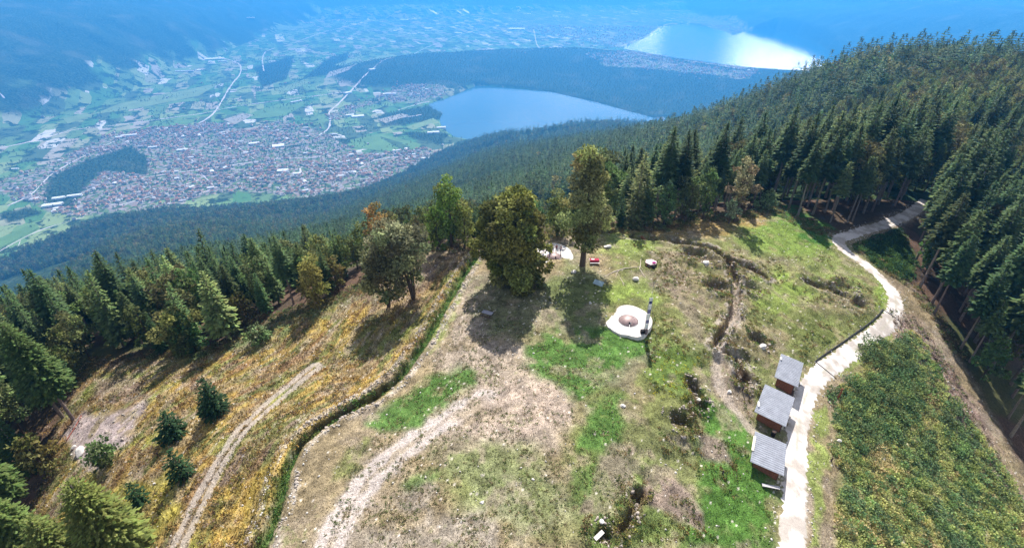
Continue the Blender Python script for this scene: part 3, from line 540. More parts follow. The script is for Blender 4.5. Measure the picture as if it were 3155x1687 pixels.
def lobes_for(H, R, z0, n, seed, top=.75):
    r_ = random.Random(seed); out = [((0, 0, H * (.5 + z0 / 2)), (R * .55, R * .55, H * (1 - z0) * .42))]
    for i in range(n):
        t = (i + .5) / n; a = i * 2.4 + r_.uniform(-.4, .4); z = H * (z0 + (1 - z0) * t * .95); wdt = (sin(pi * min(1, .18 + t * top)) ** .7); q = R * wdt * r_.uniform(.4, 1.0)
        lr = R * r_.uniform(.18, .40); out.append(((cos(a) * q, sin(a) * q, min(z, H - lr * .8)), (lr, lr, lr * .85)))
    return out
M_bark = mat('bark', (.22, .18, .155), .95, noise=(3, .35), rnd=.25); M_bark_d = mat('dark_bark', (.10, .075, .06), .95, noise=(4, .35))
M_sp = mat('spruce_needles', (.98, .93, .82), .8, attr='Col', rnd=.45, hue=.02, trans=.12, spec=.1); M_lf = mat('leaves', None, .75, attr='Col', rnd=.38, hue=.045, trans=.32, spec=.12); M_lf1 = mat('tree_leaves', (1.35, 1.4, 1.3), .75, attr='Col', trans=.42, spec=.12)
def trunk_me(name, H, r, m, lean=.3, limbs=0, zt=.97, stubs=0):
    b = MB(); pts = [(lean * sin(t * 2.2) * .6, lean * t * .3 * cos(t * 3), H * zt * t - .4 * (t == 0)) for t in np.linspace(0, 1, 7)]; b.tube(pts, [r * (1.25 if t == 0 else 1) * (1 - .86 * t) + .01 for t in np.linspace(0, 1, 7)], 7)
    for i in range(limbs):
        t = .28 + .6 * i / max(1, limbs); a = i * 2.4; z = H * t; l = H * .3 * (1.15 - t); b.tube([(0, 0, z), (cos(a) * l * .5, sin(a) * l * .5, z + l * .45), (cos(a) * l, sin(a) * l, z + l * .8)], [r * .42 * (1.1 - t), r * .25 * (1.1 - t), .02], 5)
    for i in range(stubs):
        z = H * random.uniform(.12, .45); a = random.uniform(0, 6.3); l = random.uniform(.5, 1.3); b.tube([(0, 0, z), (cos(a) * l, sin(a) * l, z - .1 * l)], [.035, .012], 3)
    return b.me(name, m)
# shared kinds: (crown, trunk)
SPR = []
for H, R, z0, bs in [(22, 2.9, .12, (.062, .11, .045)), (19, 2.6, .16, (.078, .13, .05)), (24, 3.0, .47, (.06, .105, .045)), (21, 2.6, .52, (.085, .13, .05)), (16, 2.5, .06, (.065, .115, .045)), (20, 3.9, .2, (.18, .24, .09))]:
    SPR.append((spruce_crown('spruce_crown', H, R, z0, M_sp, bs), trunk_me('spruce_trunk', H, .17 + H * .004, M_bark, .25, 0, .97, 14 if z0 > .3 else 4), H))
BRD = []
for H, R, z0, bs, sd_ in [(14, 3.6, .22, (.14, .20, .06), 1), (11, 3.2, .15, (.12, .19, .06), 2), (17, 3.8, .25, (.17, .20, .075), 3), (9, 2.8, .1, (.19, .19, .06), 4)]:
    BRD.append((leafy_crown('leafy_crown', lobes_for(H, R, z0, 11, sd_), M_lf, bs, 230, .55), trunk_me('leafy_trunk', H, .2, M_bark_d, .5, 5, .8), H))
# far, lighter meshes of the same trees: crown + trunk in one
FARS = [spruce_crown('far_spruce_shape', H, R, .1, M_sp, bs, .16, .85, 1.25) for H, R, bs in [(21, 2.9, (.062, .11, .05)), (18, 2.7, (.075, .12, .055)), (23, 2.8, (.055, .10, .05))]]
FARB = [leafy_crown('far_leafy_shape', lobes_for(H, R, .1, 7, sd_), M_lf, bs, 26, 1.5) for H, R, bs, sd_ in [(14, 4.2, (.13, .19, .065), 11), (12, 4.4, (.11, .16, .06), 12), (15, 4.6, (.16, .18, .08), 13)]]
def place(root_name, parts, loc, rz, sc, label, cat, group, lean=(0, 0)):
    r = empty(root_name, loc, rz, sc); r.rotation_euler = (lean[0], lean[1], rz)
    ob('crown', parts[0], r); ob('trunk', parts[1], r); return tag(r, label, cat, group)
def copy_tree(o, loc, rot, sc, label=None, group=None):
    c = o.copy(); COL.objects.link(c); c.location = [float(v) for v in loc]; c.rotation_euler = rot; c.scale = (sc, sc, sc)
    if label: c['label'] = label
    if group: c['group'] = group
    for ch in o.children: d = ch.copy(); COL.objects.link(d); d.parent = c
    return c
def hgt(x, y): return base_h(x, y)
# candidates
def cand(x0, x1, y0, y1, s):
    gx = np.arange(x0, x1, s); gy = np.arange(y0, y1, s); X_, Y_ = np.meshgrid(gx, gy); X_ = X_.ravel() + rng.uniform(-.46, .46, X_.size) * s; Y_ = Y_.ravel() + rng.uniform(-.46, .46, Y_.size) * s; return X_, Y_
def inframe(x, y, z, h, mg=60):
    u0, v0 = proj(x, y, z); u1, v1 = proj(x, y, z + h); return (np.minimum(u0, u1) < 2575 + mg) & (np.maximum(u0, u1) > -mg) & (v1 < 1377 + mg) & (v0 > -20) & (y * cos(PITCH) - (z - CAMZ) * sin(PITCH) > 8)
x, y = cand(-260, 420, 12, 330, 4.6); z = slope_h(x, y); u, v = proj(x, y, z)
n3_ = fbm(x, y, 22, 3, 500); keep = (poly_sd(u, v, CLEAR_S) < -3) & inframe(x, y, z, 22)
rd = line_d(x, y, ROAD); keep &= rd > 3.6
keep &= ~(poly_sd(u, v, [(1945, 520), (2010, 545), (2110, 590), (2200, 560), (2300, 515), (2340, 520), (2290, 640), (2300, 720), (2150, 660), (2040, 620)]) > 0)
dist_ = np.hypot(x, y); keep &= (rng.random(len(x)) < np.where((x > 0) & (y > 150), .72, .92)) & ~((y < 45) & (x > -30)) & ~((np.abs(x) < 30) & (y < 60))
keep &= ~((y < 60) & (x < 0) & (rng.random(len(x)) < .45))
x, y, z, u, v, n3_ = [q[keep] for q in (x, y, z, u, v, n3_)]; z = gz(x, y); cs_ = -poly_sd(u, v, CLEAR_S)
rightside = (x > 25) & (v < 1400)
brd = (rng.random(len(x)) < np.where(rightside, np.where(y > 140, .62, .08), np.where(cs_ < 40, .46, .26)) * (n3_ * 2))
edge_tall = (x > 30) & (y < 190)
seen = v < 1377
order = np.argsort(np.hypot(x, y) + rng.random(len(x)) * 6)
fs = dict(p=[], i=[], r=[], s=[]); fb = dict(p=[], i=[], r=[], s=[])
protoS = {}; protoB = {}; ns = nb = 0
def zone_of(x, y, u):
    if u > 2120 and y < 135: return ('r', 'of the forest right of the road')
    if u > 1900: return ('b', 'of the upper right forest')
    if u > 1120: return ('f', 'of the wood behind the fort')
    return ('l', 'of the left wood')
def row_of(c_, u_, zn):
    s = ' in the front row' if c_ < 16 else (' in the second rows' if c_ < 45 else ' in the depth')
    if zn == 'l': s += ', ' + ('far left' if u_ < 220 else ('left part' if u_ < 520 else ('middle part' if u_ < 800 else 'right part')))
    if zn == 'f': s += ', ' + ('left part' if u_ < 1220 else ('middle part' if u_ < 1480 else 'right part'))
    return s
for i in order:
    zn, zt = zone_of(x[i], y[i], u[i])
    lim = 9.
    if u[i] < 1470:                      # the near wood keeps below the line where the lower slopes show
        hh = np.arange(3., 30., .5); uu_, vv_ = proj(x[i], y[i], z[i] + hh); top = np.interp(uu_, [-60, 0, 130, 350, 500, 720, 860, 960, 1100, 1200, 1380, 1480], [720, 700, 668, 638, 602, 590, 600, 560, 505, 515, 530, 500]) + random.choice([-30, -12, 0, 12, 26, 46])
        okh = hh[vv_ > top]
        if len(okh) == 0 or okh.max() < 6.5: continue
        lim = okh.max()
    p = (x[i], y[i], z[i] - .15); rz = random.random() * 6.28; hid = not inframe(x[i:i + 1], y[i:i + 1], z[i:i + 1], 20, 5)[0]
    if brd[i]:
        k = random.choice([0, 1, 1, 2, 3]) if cs_[i] < 60 else random.choice([0, 2]); sc = random.uniform(.75, 1.15)
        if zn == 'l': sc *= .9
        sc = min(sc, lim / BRD[k][2]) if lim > 9.01 or u[i] < 1470 else sc
        if nb < 130 and not hid:
            nb += 1; rt = row_of(cs_[i], u[i], zn); lb = ['tall leafy tree', 'bushy leafy tree', 'high crowned leafy tree', 'low leafy tree'][k] + rt + ' ' + zt
            if k not in protoB: protoB[k] = place('leafy_tree', BRD[k], p, rz, sc, lb, 'tree', lb)
            else: copy_tree(protoB[k], p, (0, 0, rz), sc, lb, lb)
        else: fb['p'].append(p); fb['i'].append(k); fb['r'].append(rz); fb['s'].append(sc)
    else:
        if edge_tall[i]: k = random.choice([2, 3])
        elif zn in 'br' and y[i] > 140: k = random.choice([0, 1, 5, 5, 5, 2])
        else: k = random.choice([0, 1, 4, 0, 1, 2, 0, 1, 4, 3, 0, 5])
        sc = random.uniform(.66, 1.15)
        if zn == 'f' and y[i] < 150: sc *= .8
        if zn == 'l': sc *= .92
        if y[i] > 150 and zn == 'b': sc *= (1.12 if y[i] < 230 else .82)
        if cs_[i] < 12 and random.random() < .3: sc *= .7
        sc = min(sc, lim / SPR[k][2]) if u[i] < 1470 else sc
        if ns < 300 and not hid:
            ns += 1; lb = ['full dark spruce', 'slender dark spruce', 'tall bare trunked spruce', 'lighter bare trunked spruce', 'short dark spruce', 'broad light green spruce'][k] + row_of(cs_[i], u[i], zn) + ' ' + zt
            lean = (random.uniform(-.02, .02), random.uniform(-.02, .02))
            if k not in protoS: protoS[k] = place('spruce_tree', SPR[k], p, rz, sc, lb, 'tree', lb, lean)
            else: copy_tree(protoS[k], p, (lean[0], lean[1], rz), sc, lb, lb)
        else: fs['p'].append(p); fs['i'].append(k); fs['r'].append(rz); fs['s'].append(sc)
def scatter(name, shapes, d, label):
    """one object: points carrying variant, turn and size; instances come from meshes never linked to the scene"""
    c = bpy.data.collections.new(name + '_shapes')
    for j, sh in enumerate(shapes):
        if isinstance(sh, tuple):                 # crown + trunk merged
            bm = bmesh.new(); bm.from_mesh(sh[0]); nf = len(bm.faces); bm.from_mesh(sh[1]); me = bpy.data.meshes.new('tree_shape'); bm.faces.ensure_lookup_table()
            for f in bm.faces[nf:]: f.material_index = 1
            bm.to_mesh(me); bm.free(); me.materials.append(sh[0].materials[0]); me.materials.append(sh[1].materials[0])
        else: me = sh
        o = bpy.data.objects.new('%s_shape_%02d' % (name, j), me); c.objects.link(o)
    P = np.array(d['p'], np.float32); me = bpy.data.meshes.new(name); me.vertices.add(len(P)); me.vertices.foreach_set('co', P.ravel())
    a = me.attributes.new('vidx', 'INT', 'POINT'); a.data.foreach_set('value', np.array(d['i'], np.int32))
    a = me.attributes.new('turn', 'FLOAT_VECTOR', 'POINT'); rr = np.zeros((len(P), 3), np.float32); rr[:, 2] = d['r']; a.data.foreach_set('vector', rr.ravel())
    a = me.attributes.new('size', 'FLOAT', 'POINT'); a.data.foreach_set('value', np.array(d['s'], np.float32))
    o = ob(name, me); tag(o, label, kind='stuff'); ng = bpy.data.node_groups.new(name, 'GeometryNodeTree')
    ng.interface.new_socket('Geometry', in_out='INPUT', socket_type='NodeSocketGeometry'); ng.interface.new_socket('Geometry', in_out='OUTPUT', socket_type='NodeSocketGeometry')
    N_ = ng.nodes; gi = N_.new('NodeGroupInput'); go = N_.new('NodeGroupOutput'); ip = N_.new('GeometryNodeInstanceOnPoints'); ci = N_.new('GeometryNodeCollectionInfo')
    ci.inputs['Collection'].default_value = c; ci.inputs['Separate Children'].default_value = True; ci.inputs['Reset Children'].default_value = True; ip.inputs['Pick Instance'].default_value = True
    def na(nm, ty): q = N_.new('GeometryNodeInputNamedAttribute'); q.data_type = ty; q.inputs[0].default_value = nm; return [s for s in q.outputs if s.enabled and s.name == 'Attribute'][0]
    ng.links.new(gi.outputs[0], ip.inputs['Points']); ng.links.new(ci.outputs[0], ip.inputs['Instance']); ng.links.new(na('vidx', 'INT'), ip.inputs['Instance Index'])
    ng.links.new(na('turn', 'FLOAT_VECTOR'), ip.inputs['Rotation']); ng.links.new(na('size', 'FLOAT'), ip.inputs['Scale']); ng.links.new(ip.outputs[0], go.inputs[0])
    md = o.modifiers.new('scatter', 'NODES'); md.node_group = ng; return o
scatter('spruce_forest', SPR, fs, 'dense dark spruce forest covering the ridge behind the hilltop')
scatter('leafy_woodland', BRD, fb, 'lighter leafy trees mixed through the spruce forest')
# far slopes of the same mountain and of the ridge by the lake
FA = dict(p=[], i=[], r=[], s=[]); FBd = dict(p=[], i=[], r=[], s=[])
for (x0, x1, y0, y1, s_) in [(-500, 650, 330, 800, 5.6), (-1100, 700, 800, 1500, 8.2), (-2600, 1100, 1500, 2800, 13), (-1500, 1600, 2500, 3600, 15)]:
    x, y = cand(x0, x1, y0, y1, s_); z = base_h(x, y); own = slope_h(x, y) - valley_h(x, y); u, v = proj(x, y, z)
    hg2 = poly_sd(u, v, [(1180, 390), (1330, 330), (1450, 312), (1650, 303), (1640, 320), (1500, 335), (1330, 372)])
    k = (own > 4) & inframe(x, y, z, 20, 10) & ((hg2 < 0) | (rng.random(len(x)) < .25)); x, y, z, u, v = [q[k] for q in (x, y, z, u, v)]
    leftness = sstep(1250, 700, u) * sstep(500, 1300, y); pr = np.clip(.14 + .22 * sstep(1500, 1900, u) + .75 * leftness + .9 * (fbm(x, y, 60, 3, 510) - .5) + .45 * sstep(1700, 2300, y), 0.05, .95); bb = rng.random(len(x)) < pr
    gs = (s_ / 5.6) ** .55
    for tgt, mk in ((FA, ~bb), (FBd, bb)):
        n = int(mk.sum()); tgt['p'] += list(zip(x[mk], y[mk], z[mk] - .5)); tgt['i'] += rng.integers(0, 3, n).tolist(); tgt['r'] += (rng.random(n) * 6.28).tolist(); tgt['s'] += (gs * rng.uniform(.6, 1.35, n)).tolist()
# valley clumps
x, y = cand(-3700, 3600, 1700, 7000, 30); z = valley_h(x, y); u, v = proj(x, y, z); own = slope_h(x, y) - z
tw_ = np.max([poly_sd(u, v, pg) for pg in TOWN_S], 0) > 0; wd_ = np.max([poly_sd(u, v, pg) for pg in WOODS_S], 0) > 0
fb2 = fbm(x, y, 170, 4, 520); lk = np.maximum(poly_sd(x, y, LAKE1), poly_sd(x, y, LAKE2)) > -15
tn = line_d(x, y, TENNA) < 700
pr = np.where(wd_, .98, np.where(tw_, .6, np.where(tn, .75, np.where(fb2 > .58, .7, .035)))); k = (rng.random(len(x)) < pr) & (own < 4) & ~lk & inframe(x, y, z, 20, 10); x, y, z = x[k], y[k], z[k]; n = len(x)
FBd['p'] += list(zip(x, y, z - 1)); FBd['i'] += rng.integers(0, 3, n).tolist(); FBd['r'] += (rng.random(n) * 6.28).tolist(); FBd['s'] += rng.uniform(.6, 1.15, n).tolist()
scatter('distant_spruce_forest', FARS, FA, 'spruce forest dropping away down the mountain slope'); scatter('distant_leafy_woods', FBd and FARB, FBd, 'distant leafy woods on the lower slopes and valley floor')
print('TREES', ns, nb, len(fs['p']), len(fb['p']), len(FA['p']), len(FBd['p']))

# ------------------------------------------------------------------ single trees on the hilltop
def single(name, s, crown, trunk, label, cat='tree', rz=0, lean=(0, 0), dz=0, sc=1, group=None):
    p = G(*s); r = empty(name, (p[0], p[1], p[2] - .1 + dz), rz, sc); r.rotation_euler = (lean[0], lean[1], rz); ob('crown', crown, r); ob('trunk', trunk, r); return tag(r, label, cat, group)
lb_ = lobes_for(17.6, 6.3, .02, 46, 21, .78)
single('leafy_tree', (1296, 712), leafy_crown('leafy_crown', lb_, M_lf1, (.17, .17, .052), 760, .44, .6, .5), trunk_me('leafy_trunk', 17, .42, M_bark_d, .5, 9, .85), 'big round leafy tree with golden brown tinge, shading the picnic tables')
lar = lambda t: min(1, .45 + t * 2.2) * (1 - max(0, t - .58) / .42) ** .62
r7 = random.Random(77); LL = []
for i in range(34):
    t = (i + .5) / 34; z_ = 4.2 + 17.4 * t; rm = 5.7 * min(1, .35 + 1.9 * t) * (1 - max(0, t - .55) / .45 * .62); a_ = i * 2.4; q_ = rm * r7.uniform(.25, .8); LL.append(((cos(a_) * q_, sin(a_) * q_, z_), (r7.uniform(1.1, 1.9), r7.uniform(1.1, 1.9), r7.uniform(1.0, 1.7))))
single('larch_tree', (1464, 668), leafy_crown('larch_crown', LL, M_lf1, (.17, .17, .075), 520, .42, .6, .3), trunk_me('larch_trunk', 23, .5, M_bark_d, .3, 0, .97, 12), 'tall single larch with a thick bare trunk beside the far dome')
b = MB()
for k in range(6):
    a = k * 1.05; b.tube([(cos(a) * .25, sin(a) * .25, -.3), (cos(a) * .7 - .3, sin(a) * .6, 5), (cos(a) * 2 - .9, sin(a) * 1.6, 10), (cos(a) * 2.4 - 1.4, sin(a) * 2, 13)], [.17, .13, .08, .03], 6)
mstem = b.me('trunk', M_bark_d)
def sh(lobes, dx=0, dy=0): return [((c[0] + dx * (c[2] / 12), c[1] + dy * (c[2] / 12), c[2]), r) for c, r in lobes]
single('leafy_tree', (1040, 748), leafy_crown('leafy_crown', sh(lobes_for(15.8, 5.0, .3, 24, 31), -1.4), M_lf1, (.20, .20, .11), 520, .42, .6, .35), mstem, 'airy grey green tree on several dark stems, right one of the pair on the slope')
b = MB()
for k in range(7):
    a = k * .9; b.tube([(cos(a) * .15, sin(a) * .15, -.3), (cos(a) * .8, sin(a) * .7, 4), (cos(a) * 1.8 - .4, sin(a) * 1.4, 9)], [.09, .06, .02], 5)
single('leafy_tree', (978, 772), leafy_crown('leafy_crown', sh(lobes_for(12.5, 4.3, .22, 20, 37), -1.2), M_lf1, (.16, .16, .08), 480, .42, .6, .35), b.me('trunk', M_bark_d), 'darker bushy tree on thin stems, left one of the pair on the slope')
for s, H, R, z0, bs, lb, sd_ in [((1135, 622), 16.5, 4.2, .2, (.12, .165, .04), 'bright green maple at the forest edge behind the trench end', 41), ((1168, 625), 11, 3.2, .12, (.16, .17, .05), 'olive leafy tree just right of the bright green maple', 42), ((1100, 630), 10.5, 3, .1, (.12, .17, .04), 'small green tree just left of the bright green maple', 43),
        ((958, 662), 15, 2.6, .3, (.21, .14, .05), 'tree with an orange autumn crown behind the airy tree pair', 44), ((1846, 556), 15, 3.1, .28, (.22, .17, .11), 'slender rowan with a rusty orange top in front of the dark forest', 45), ((1832, 560), 6, 1.6, .3, (.22, .26, .17), 'small pale leafed sapling beside the slender rowan', 46),
        ((1722, 560), 12.5, 3.2, .1, (.12, .14, .055), 'middle leafy tree of the row at the far clearing edge, olive crown', 47), ((1668, 566), 10.5, 2.9, .1, (.10, .14, .06), 'lower green leafy tree at the far clearing edge', 48), ((1765, 552), 13, 2.9, .12, (.085, .12, .045), 'darker leafy tree at the right end of the far clearing edge', 49),
        ((1520, 575), 11, 3.0, .1, (.12, .14, .05), 'leafy tree right behind the larch trunk', 50), ((1400, 592), 10, 3.3, .05, (.13, .14, .05), 'leafy tree behind the far dome', 51), ((470, 888), 11, 3.8, .05, (.16, .16, .06), 'bushy tree with a brownish crown at the left forest edge', 52), ((800, 770), 11.5, 3.4, .1, (.18, .16, .05), 'yellowish leafy tree at the edge of the left forest', 53),
        ((1925, 528), 5.5, 2.6, .03, (.17, .2, .1), 'pale round bush at the corner where the meadow meets the forest', 54), ((270, 1165), 5, 2.1, .05, (.11, .15, .06), 'loose green sapling on the bare pale patch of the left slope', 55), ((650, 860), 4, 2.2, .05, (.13, .17, .08), 'low pale green bush under the left forest edge', 56)]:
    single('leafy_tree' if H > 7 else 'leafy_bush', s, leafy_crown('leafy_crown', lobes_for(H, R, z0, 12, sd_), M_lf1, bs, 430, .42, .55, .5), trunk_me('leafy_trunk', H * .9, .1 + H * .012, M_bark_d, .4, 6, .8), lb, 'tree' if H > 7 else 'bush')
single('larch_tree', (1592, 572), spruce_crown('larch_crown', 15, 2.5, .05, M_lf1, (.12, .13, .055), 1, .7, .8), trunk_me('larch_trunk', 15, .2, M_bark), 'narrow olive larch at the far clearing edge')
dk = (.03, .06, .026)
for s, H, R, lb in [((545, 1042), 7.4, 2.4, 'dark young spruce standing alone high on the yellow slope'), ((440, 1096), 5.0, 2.5, 'broad dark young spruce on the yellow slope, left of the upper one'), ((458, 1196), 5.2, 1.8, 'small dark young spruce beside the track on the yellow slope'), ((352, 1262), 3.6, 1.5, 'dark little spruce low on the left beside the big leaning tree')]:
    single('young_spruce', s, spruce_crown('spruce_crown', H, R, .03, M_lf1, dk, 2.2, .75, .8), trunk_me('spruce_trunk', H, .09, M_bark_d), lb, 'tree', group='young spruces on the yellow slope')
for s, H, R, z0, ln, lb, bs in [((186, 1056), 21, 3.6, .35, (.02, -.06), 'spruce with two bare grey trunks leaning out above the pale patch', (.085, .125, .04)), ((158, 1048), 19, 3.2, .3, (.0, -.1), 'thin spruce just left of the leaning pale patch tree', (.075, .11, .04)), ((52, 1300), 18, 3.6, .3, (.02, -.08), 'large green spruce rising from the bottom left corner', (.09, .13, .04)),
        ((30, 1180), 19, 3.6, .2, (.0, -.05), 'tall yellow green spruce at the left border', (.10, .14, .045)), ((346, 1437), 16.5, 3.6, .3, (.0, -.04), 'leaning tree with an olive crown at the bottom left', (.15, .17, .05)), ((250, 1500), 15, 3.4, .25, (.0, -.05), 'second olive crowned tree at the bottom left border', (.14, .16, .05)), ((130, 1440), 16, 3.6, .25, (.0, -.05), 'third green tree at the bottom left border', (.12, .16, .05))]:
    single('spruce_tree', s, spruce_crown('spruce_crown', H, R, z0, M_lf1, bs, 3.4, .6, .62), trunk_me('spruce_trunk', H, .26, M_bark, .4, 0, .97, 16), lb, 'tree', lean=ln)

# ------------------------------------------------------------------ scrub, grass, stones
LEAFM = mat('scrub_leaves', (1.2, 1.2, 1.15), .85, attr='Col', trans=.42, spec=.08)
rdn = line_d(NR['x'], NR['y'], ROAD); sxn, syn = NR['sx'], NR['sy']; shr = poly_sd(sxn, syn, SHRUB_S)
def clumps(name, idx, rad, per, leaf, pal, label, zs=.7, pn=None):
    n = len(idx); c = np.stack([NR['x'][idx], NR['y'][idx], NR['z'][idx]], 1); r_ = rad * rng.uniform(.5, 1.4, n); P = np.repeat(c, per, 0); rr = np.repeat(r_, per)[:, None]
    d = rng.normal(size=(n * per, 3)); d /= np.linalg.norm(d, axis=1)[:, None]; d[:, 2] = np.abs(d[:, 2]); P = P + d * rr * np.array([1, 1, zs]) * (.55 + .45 * rng.random((n * per, 1)))
    D = d * .8 + rng.normal(size=d.shape) * .6; l_ = leaf * rng.uniform(.6, 1.4, n * per); V, Fc = kites(P, D, l_, l_ * .75, None, .2)
    pal = np.array(pal); pi_ = rng.integers(0, len(pal), n)
    if pn is not None: pi_ = np.clip((fbm(c[:, 0], c[:, 1], pn, 3, 610) * 1.9 - .45 + rng.normal(0, .16, n)) * len(pal), 0, len(pal) - 1).astype(int)
    cc = np.repeat(pal[pi_] * rng.uniform(.7, 1.3, (n, 1)), per, 0) * rng.uniform(.55, 1.5, (n * per, 1)); return tag(ob(name, mesh(name, V, Fc, LEAFM, np.repeat(cc, 4, 0))), label, kind='stuff')
def pick(mask, n): q = np.nonzero(mask)[0]; return rng.choice(q, n)
clumps('scrub_ground_cover', pick(shr + 34 * (fbm(NR['x'], NR['y'], 2.5, 3, 605) + .8 * (fbm(NR['x'], NR['y'], 6, 2, 606) - .5) - .5) > 3, 2700), .52, 44, .22, [(.14, .21, .11), (.22, .30, .12), (.17, .24, .12), (.32, .36, .14), (.40, .42, .17), (.27, .30, .13), (.46, .42, .18), (.35, .36, .17), (.48, .40, .22)], 'thick green and yellow scrub filling the slope right of the road', .8, 4.0)
up = poly_sd(sxn, syn, [(2110, 980), (2180, 880), (2290, 830), (2330, 960), (2300, 1100), (2150, 1140)]); clumps('tall_scrub', pick(shr > 10, 260), .95, 90, .27, [(.12, .2, .09), (.18, .27, .10), (.27, .32, .11), (.14, .19, .10)], 'taller leafy bushes standing out of the scrub slope', .95)
clumps('dark_scrub', pick(up + 150 * (fbm(NR['x'], NR['y'], 4.5, 3, 615) - .5) > 14, 330), 1.0, 80, .27, [(.09, .16, .08), (.12, .2, .09), (.17, .23, .10), (.24, .29, .11), (.14, .17, .08)], 'darker taller bushes beside the road opposite the huts', .9)
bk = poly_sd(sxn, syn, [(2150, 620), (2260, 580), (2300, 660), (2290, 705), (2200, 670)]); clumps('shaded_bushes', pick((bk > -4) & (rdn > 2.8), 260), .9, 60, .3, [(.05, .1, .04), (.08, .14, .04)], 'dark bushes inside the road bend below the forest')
bare_ = poly_sd(sxn, syn, [(165, 1090), (230, 1040), (360, 1015), (350, 1060), (310, 1120), (240, 1190), (180, 1140)]) > -4; rt_ = (np.abs(line_d(NR['x'], NR['y'], TRACK2) - .8) < .5) | (np.abs(line_d(NR['x'], NR['y'], TRACK) - .95) < .6); free = ~(bare_ | rt_)
cl = poly_sd(sxn, syn, CLEAR_S); lf = poly_sd(sxn, syn, LEFT)
clumps('forest_edge_brush', pick((np.abs(cl) < 12) & (rdn > 3) & (syn < 900) & (NR['y'] > 50), 1500), .6, 34, .24, [(.12, .17, .07), (.17, .2, .1), (.24, .2, .09), (.2, .14, .08)], 'pale brush and bracken along the edge of the forest')
clumps('slope_weeds', pick((lf > 0) & free & (fbm(NR['x'], NR['y'], 3.5, 3, 620) > .5), 2200), .36, 20, .2, [(.2, .17, .08), (.32, .2, .07), (.36, .25, .1), (.15, .17, .07), (.32, .25, .2), (.2, .13, .09)], 'tussocks and brown weeds on the yellow slope')
t1 = line_d(NR['x'], NR['y'], TR1); clumps('trench_brush', pick((t1 < 1.1), 420), .42, 26, .18, [(.06, .14, .035), (.09, .17, .05), (.14, .17, .05)], 'green weeds growing in the long trench')
tdm = np.minimum.reduce([line_d(NR['x'], NR['y'], T_) for T_ in (TR2, TR3, TR4, TR5, TR6)] + [np.abs(np.hypot(NR['x'] - c_[0][0], NR['y'] - c_[0][1]) - c_[1]) + .3 for c_ in PITS])
clumps('pit_brush', pick((np.abs(tdm - .9) < .55) & (fbm(NR['x'], NR['y'], 1.7, 3, 650) > .5), 850), .34, 24, .17, [(.09, .15, .05), (.14, .16, .06), (.2, .18, .08), (.24, .17, .09), (.13, .09, .06), (.26, .25, .07)], 'weeds and rough grass hanging over the trench and pit edges')
clumps('bank_litter', pick((poly_sd(sxn, syn, [(2240, 780), (2300, 800), (2390, 930), (2480, 1100), (2600, 1320), (2500, 1250), (2400, 1100), (2300, 930)]) > -6), 900), .3, 16, .2, [(.3, .24, .2), (.2, .15, .12), (.14, .17, .07), (.36, .3, .26)], 'dead twigs and weeds on the bare bank')
rgt = poly_sd(sxn, syn, [(1560, 600), (2100, 640), (2230, 760), (2050, 930), (1900, 1000), (1960, 1377), (1500, 1377), (1600, 1000), (1640, 700)]); rdn = line_d(NR['x'], NR['y'], ROAD)
clumps('meadow_weeds', pick((rgt > 5) & (rdn > 2.6) & (fbm(NR['x'], NR['y'], 4, 3, 630) > .5), 1500), .26, 20, .15, [(.08, .13, .04), (.13, .15, .05), (.2, .19, .06), (.22, .15, .07)], 'low olive weeds over the lumpy ground between trenches')
plt = poly_sd(sxn, syn, [(1180, 740), (1440, 880), (1560, 1000), (1640, 1377), (800, 1377), (900, 1150), (1090, 900)]); clumps('plateau_tufts', pick((plt > 0) & (fbm(NR['x'], NR['y'], 2.2, 3, 660) > .44), 2600), .16, 12, .12, [(.1, .15, .05), (.2, .19, .09), (.27, .21, .13), (.14, .17, .06)], 'small tufts of grass dotted over the dry plateau')
clumps('yellow_flowers', pick((poly_sd(sxn, syn, [(1650, 880), (1760, 900), (1740, 1010), (1620, 1000)]) > 0), 90), .3, 14, .12, [(.5, .42, .03), (.35, .38, .04)], 'yellow flowering weeds beside the trench heads')
# grass blades over the whole clearing, coloured like the turf they stand in
gi = pick((cl > -4) & (free | (rng.random(len(sxn)) < .1)) & (rdn > 1.9) & (shr < 0) & (NR['y'] < 125), 200000)
n = len(gi); P = np.stack([NR['x'][gi], NR['y'][gi], NR['z'][gi]], 1) + rng.uniform(-.13, .13, (n, 3)) * np.array([1, 1, 0]); big = np.where(lf[gi] > 0, 1.9, 1.); big = big * (.6 + .8 * fbm(P[:, 0], P[:, 1], 2, 3, 640))
D = rng.normal(size=(n, 3)) * np.array([.55, .55, .1]) + np.array([0, 0, 1.]); l_ = .17 * big * rng.uniform(.5, 1.5, n); V, Fc = kites(P - np.array([0, 0, .03]), D, l_, l_ * .42, None, .1)
cc = NR['c'][gi] * rng.uniform(.4, 1.9, (n, 1)); tag(ob('grass', mesh('grass', V, Fc, LEAFM, np.repeat(np.clip(cc, .01, .8), 4, 0))), 'short dry and green grass covering the hilltop', kind='stuff')
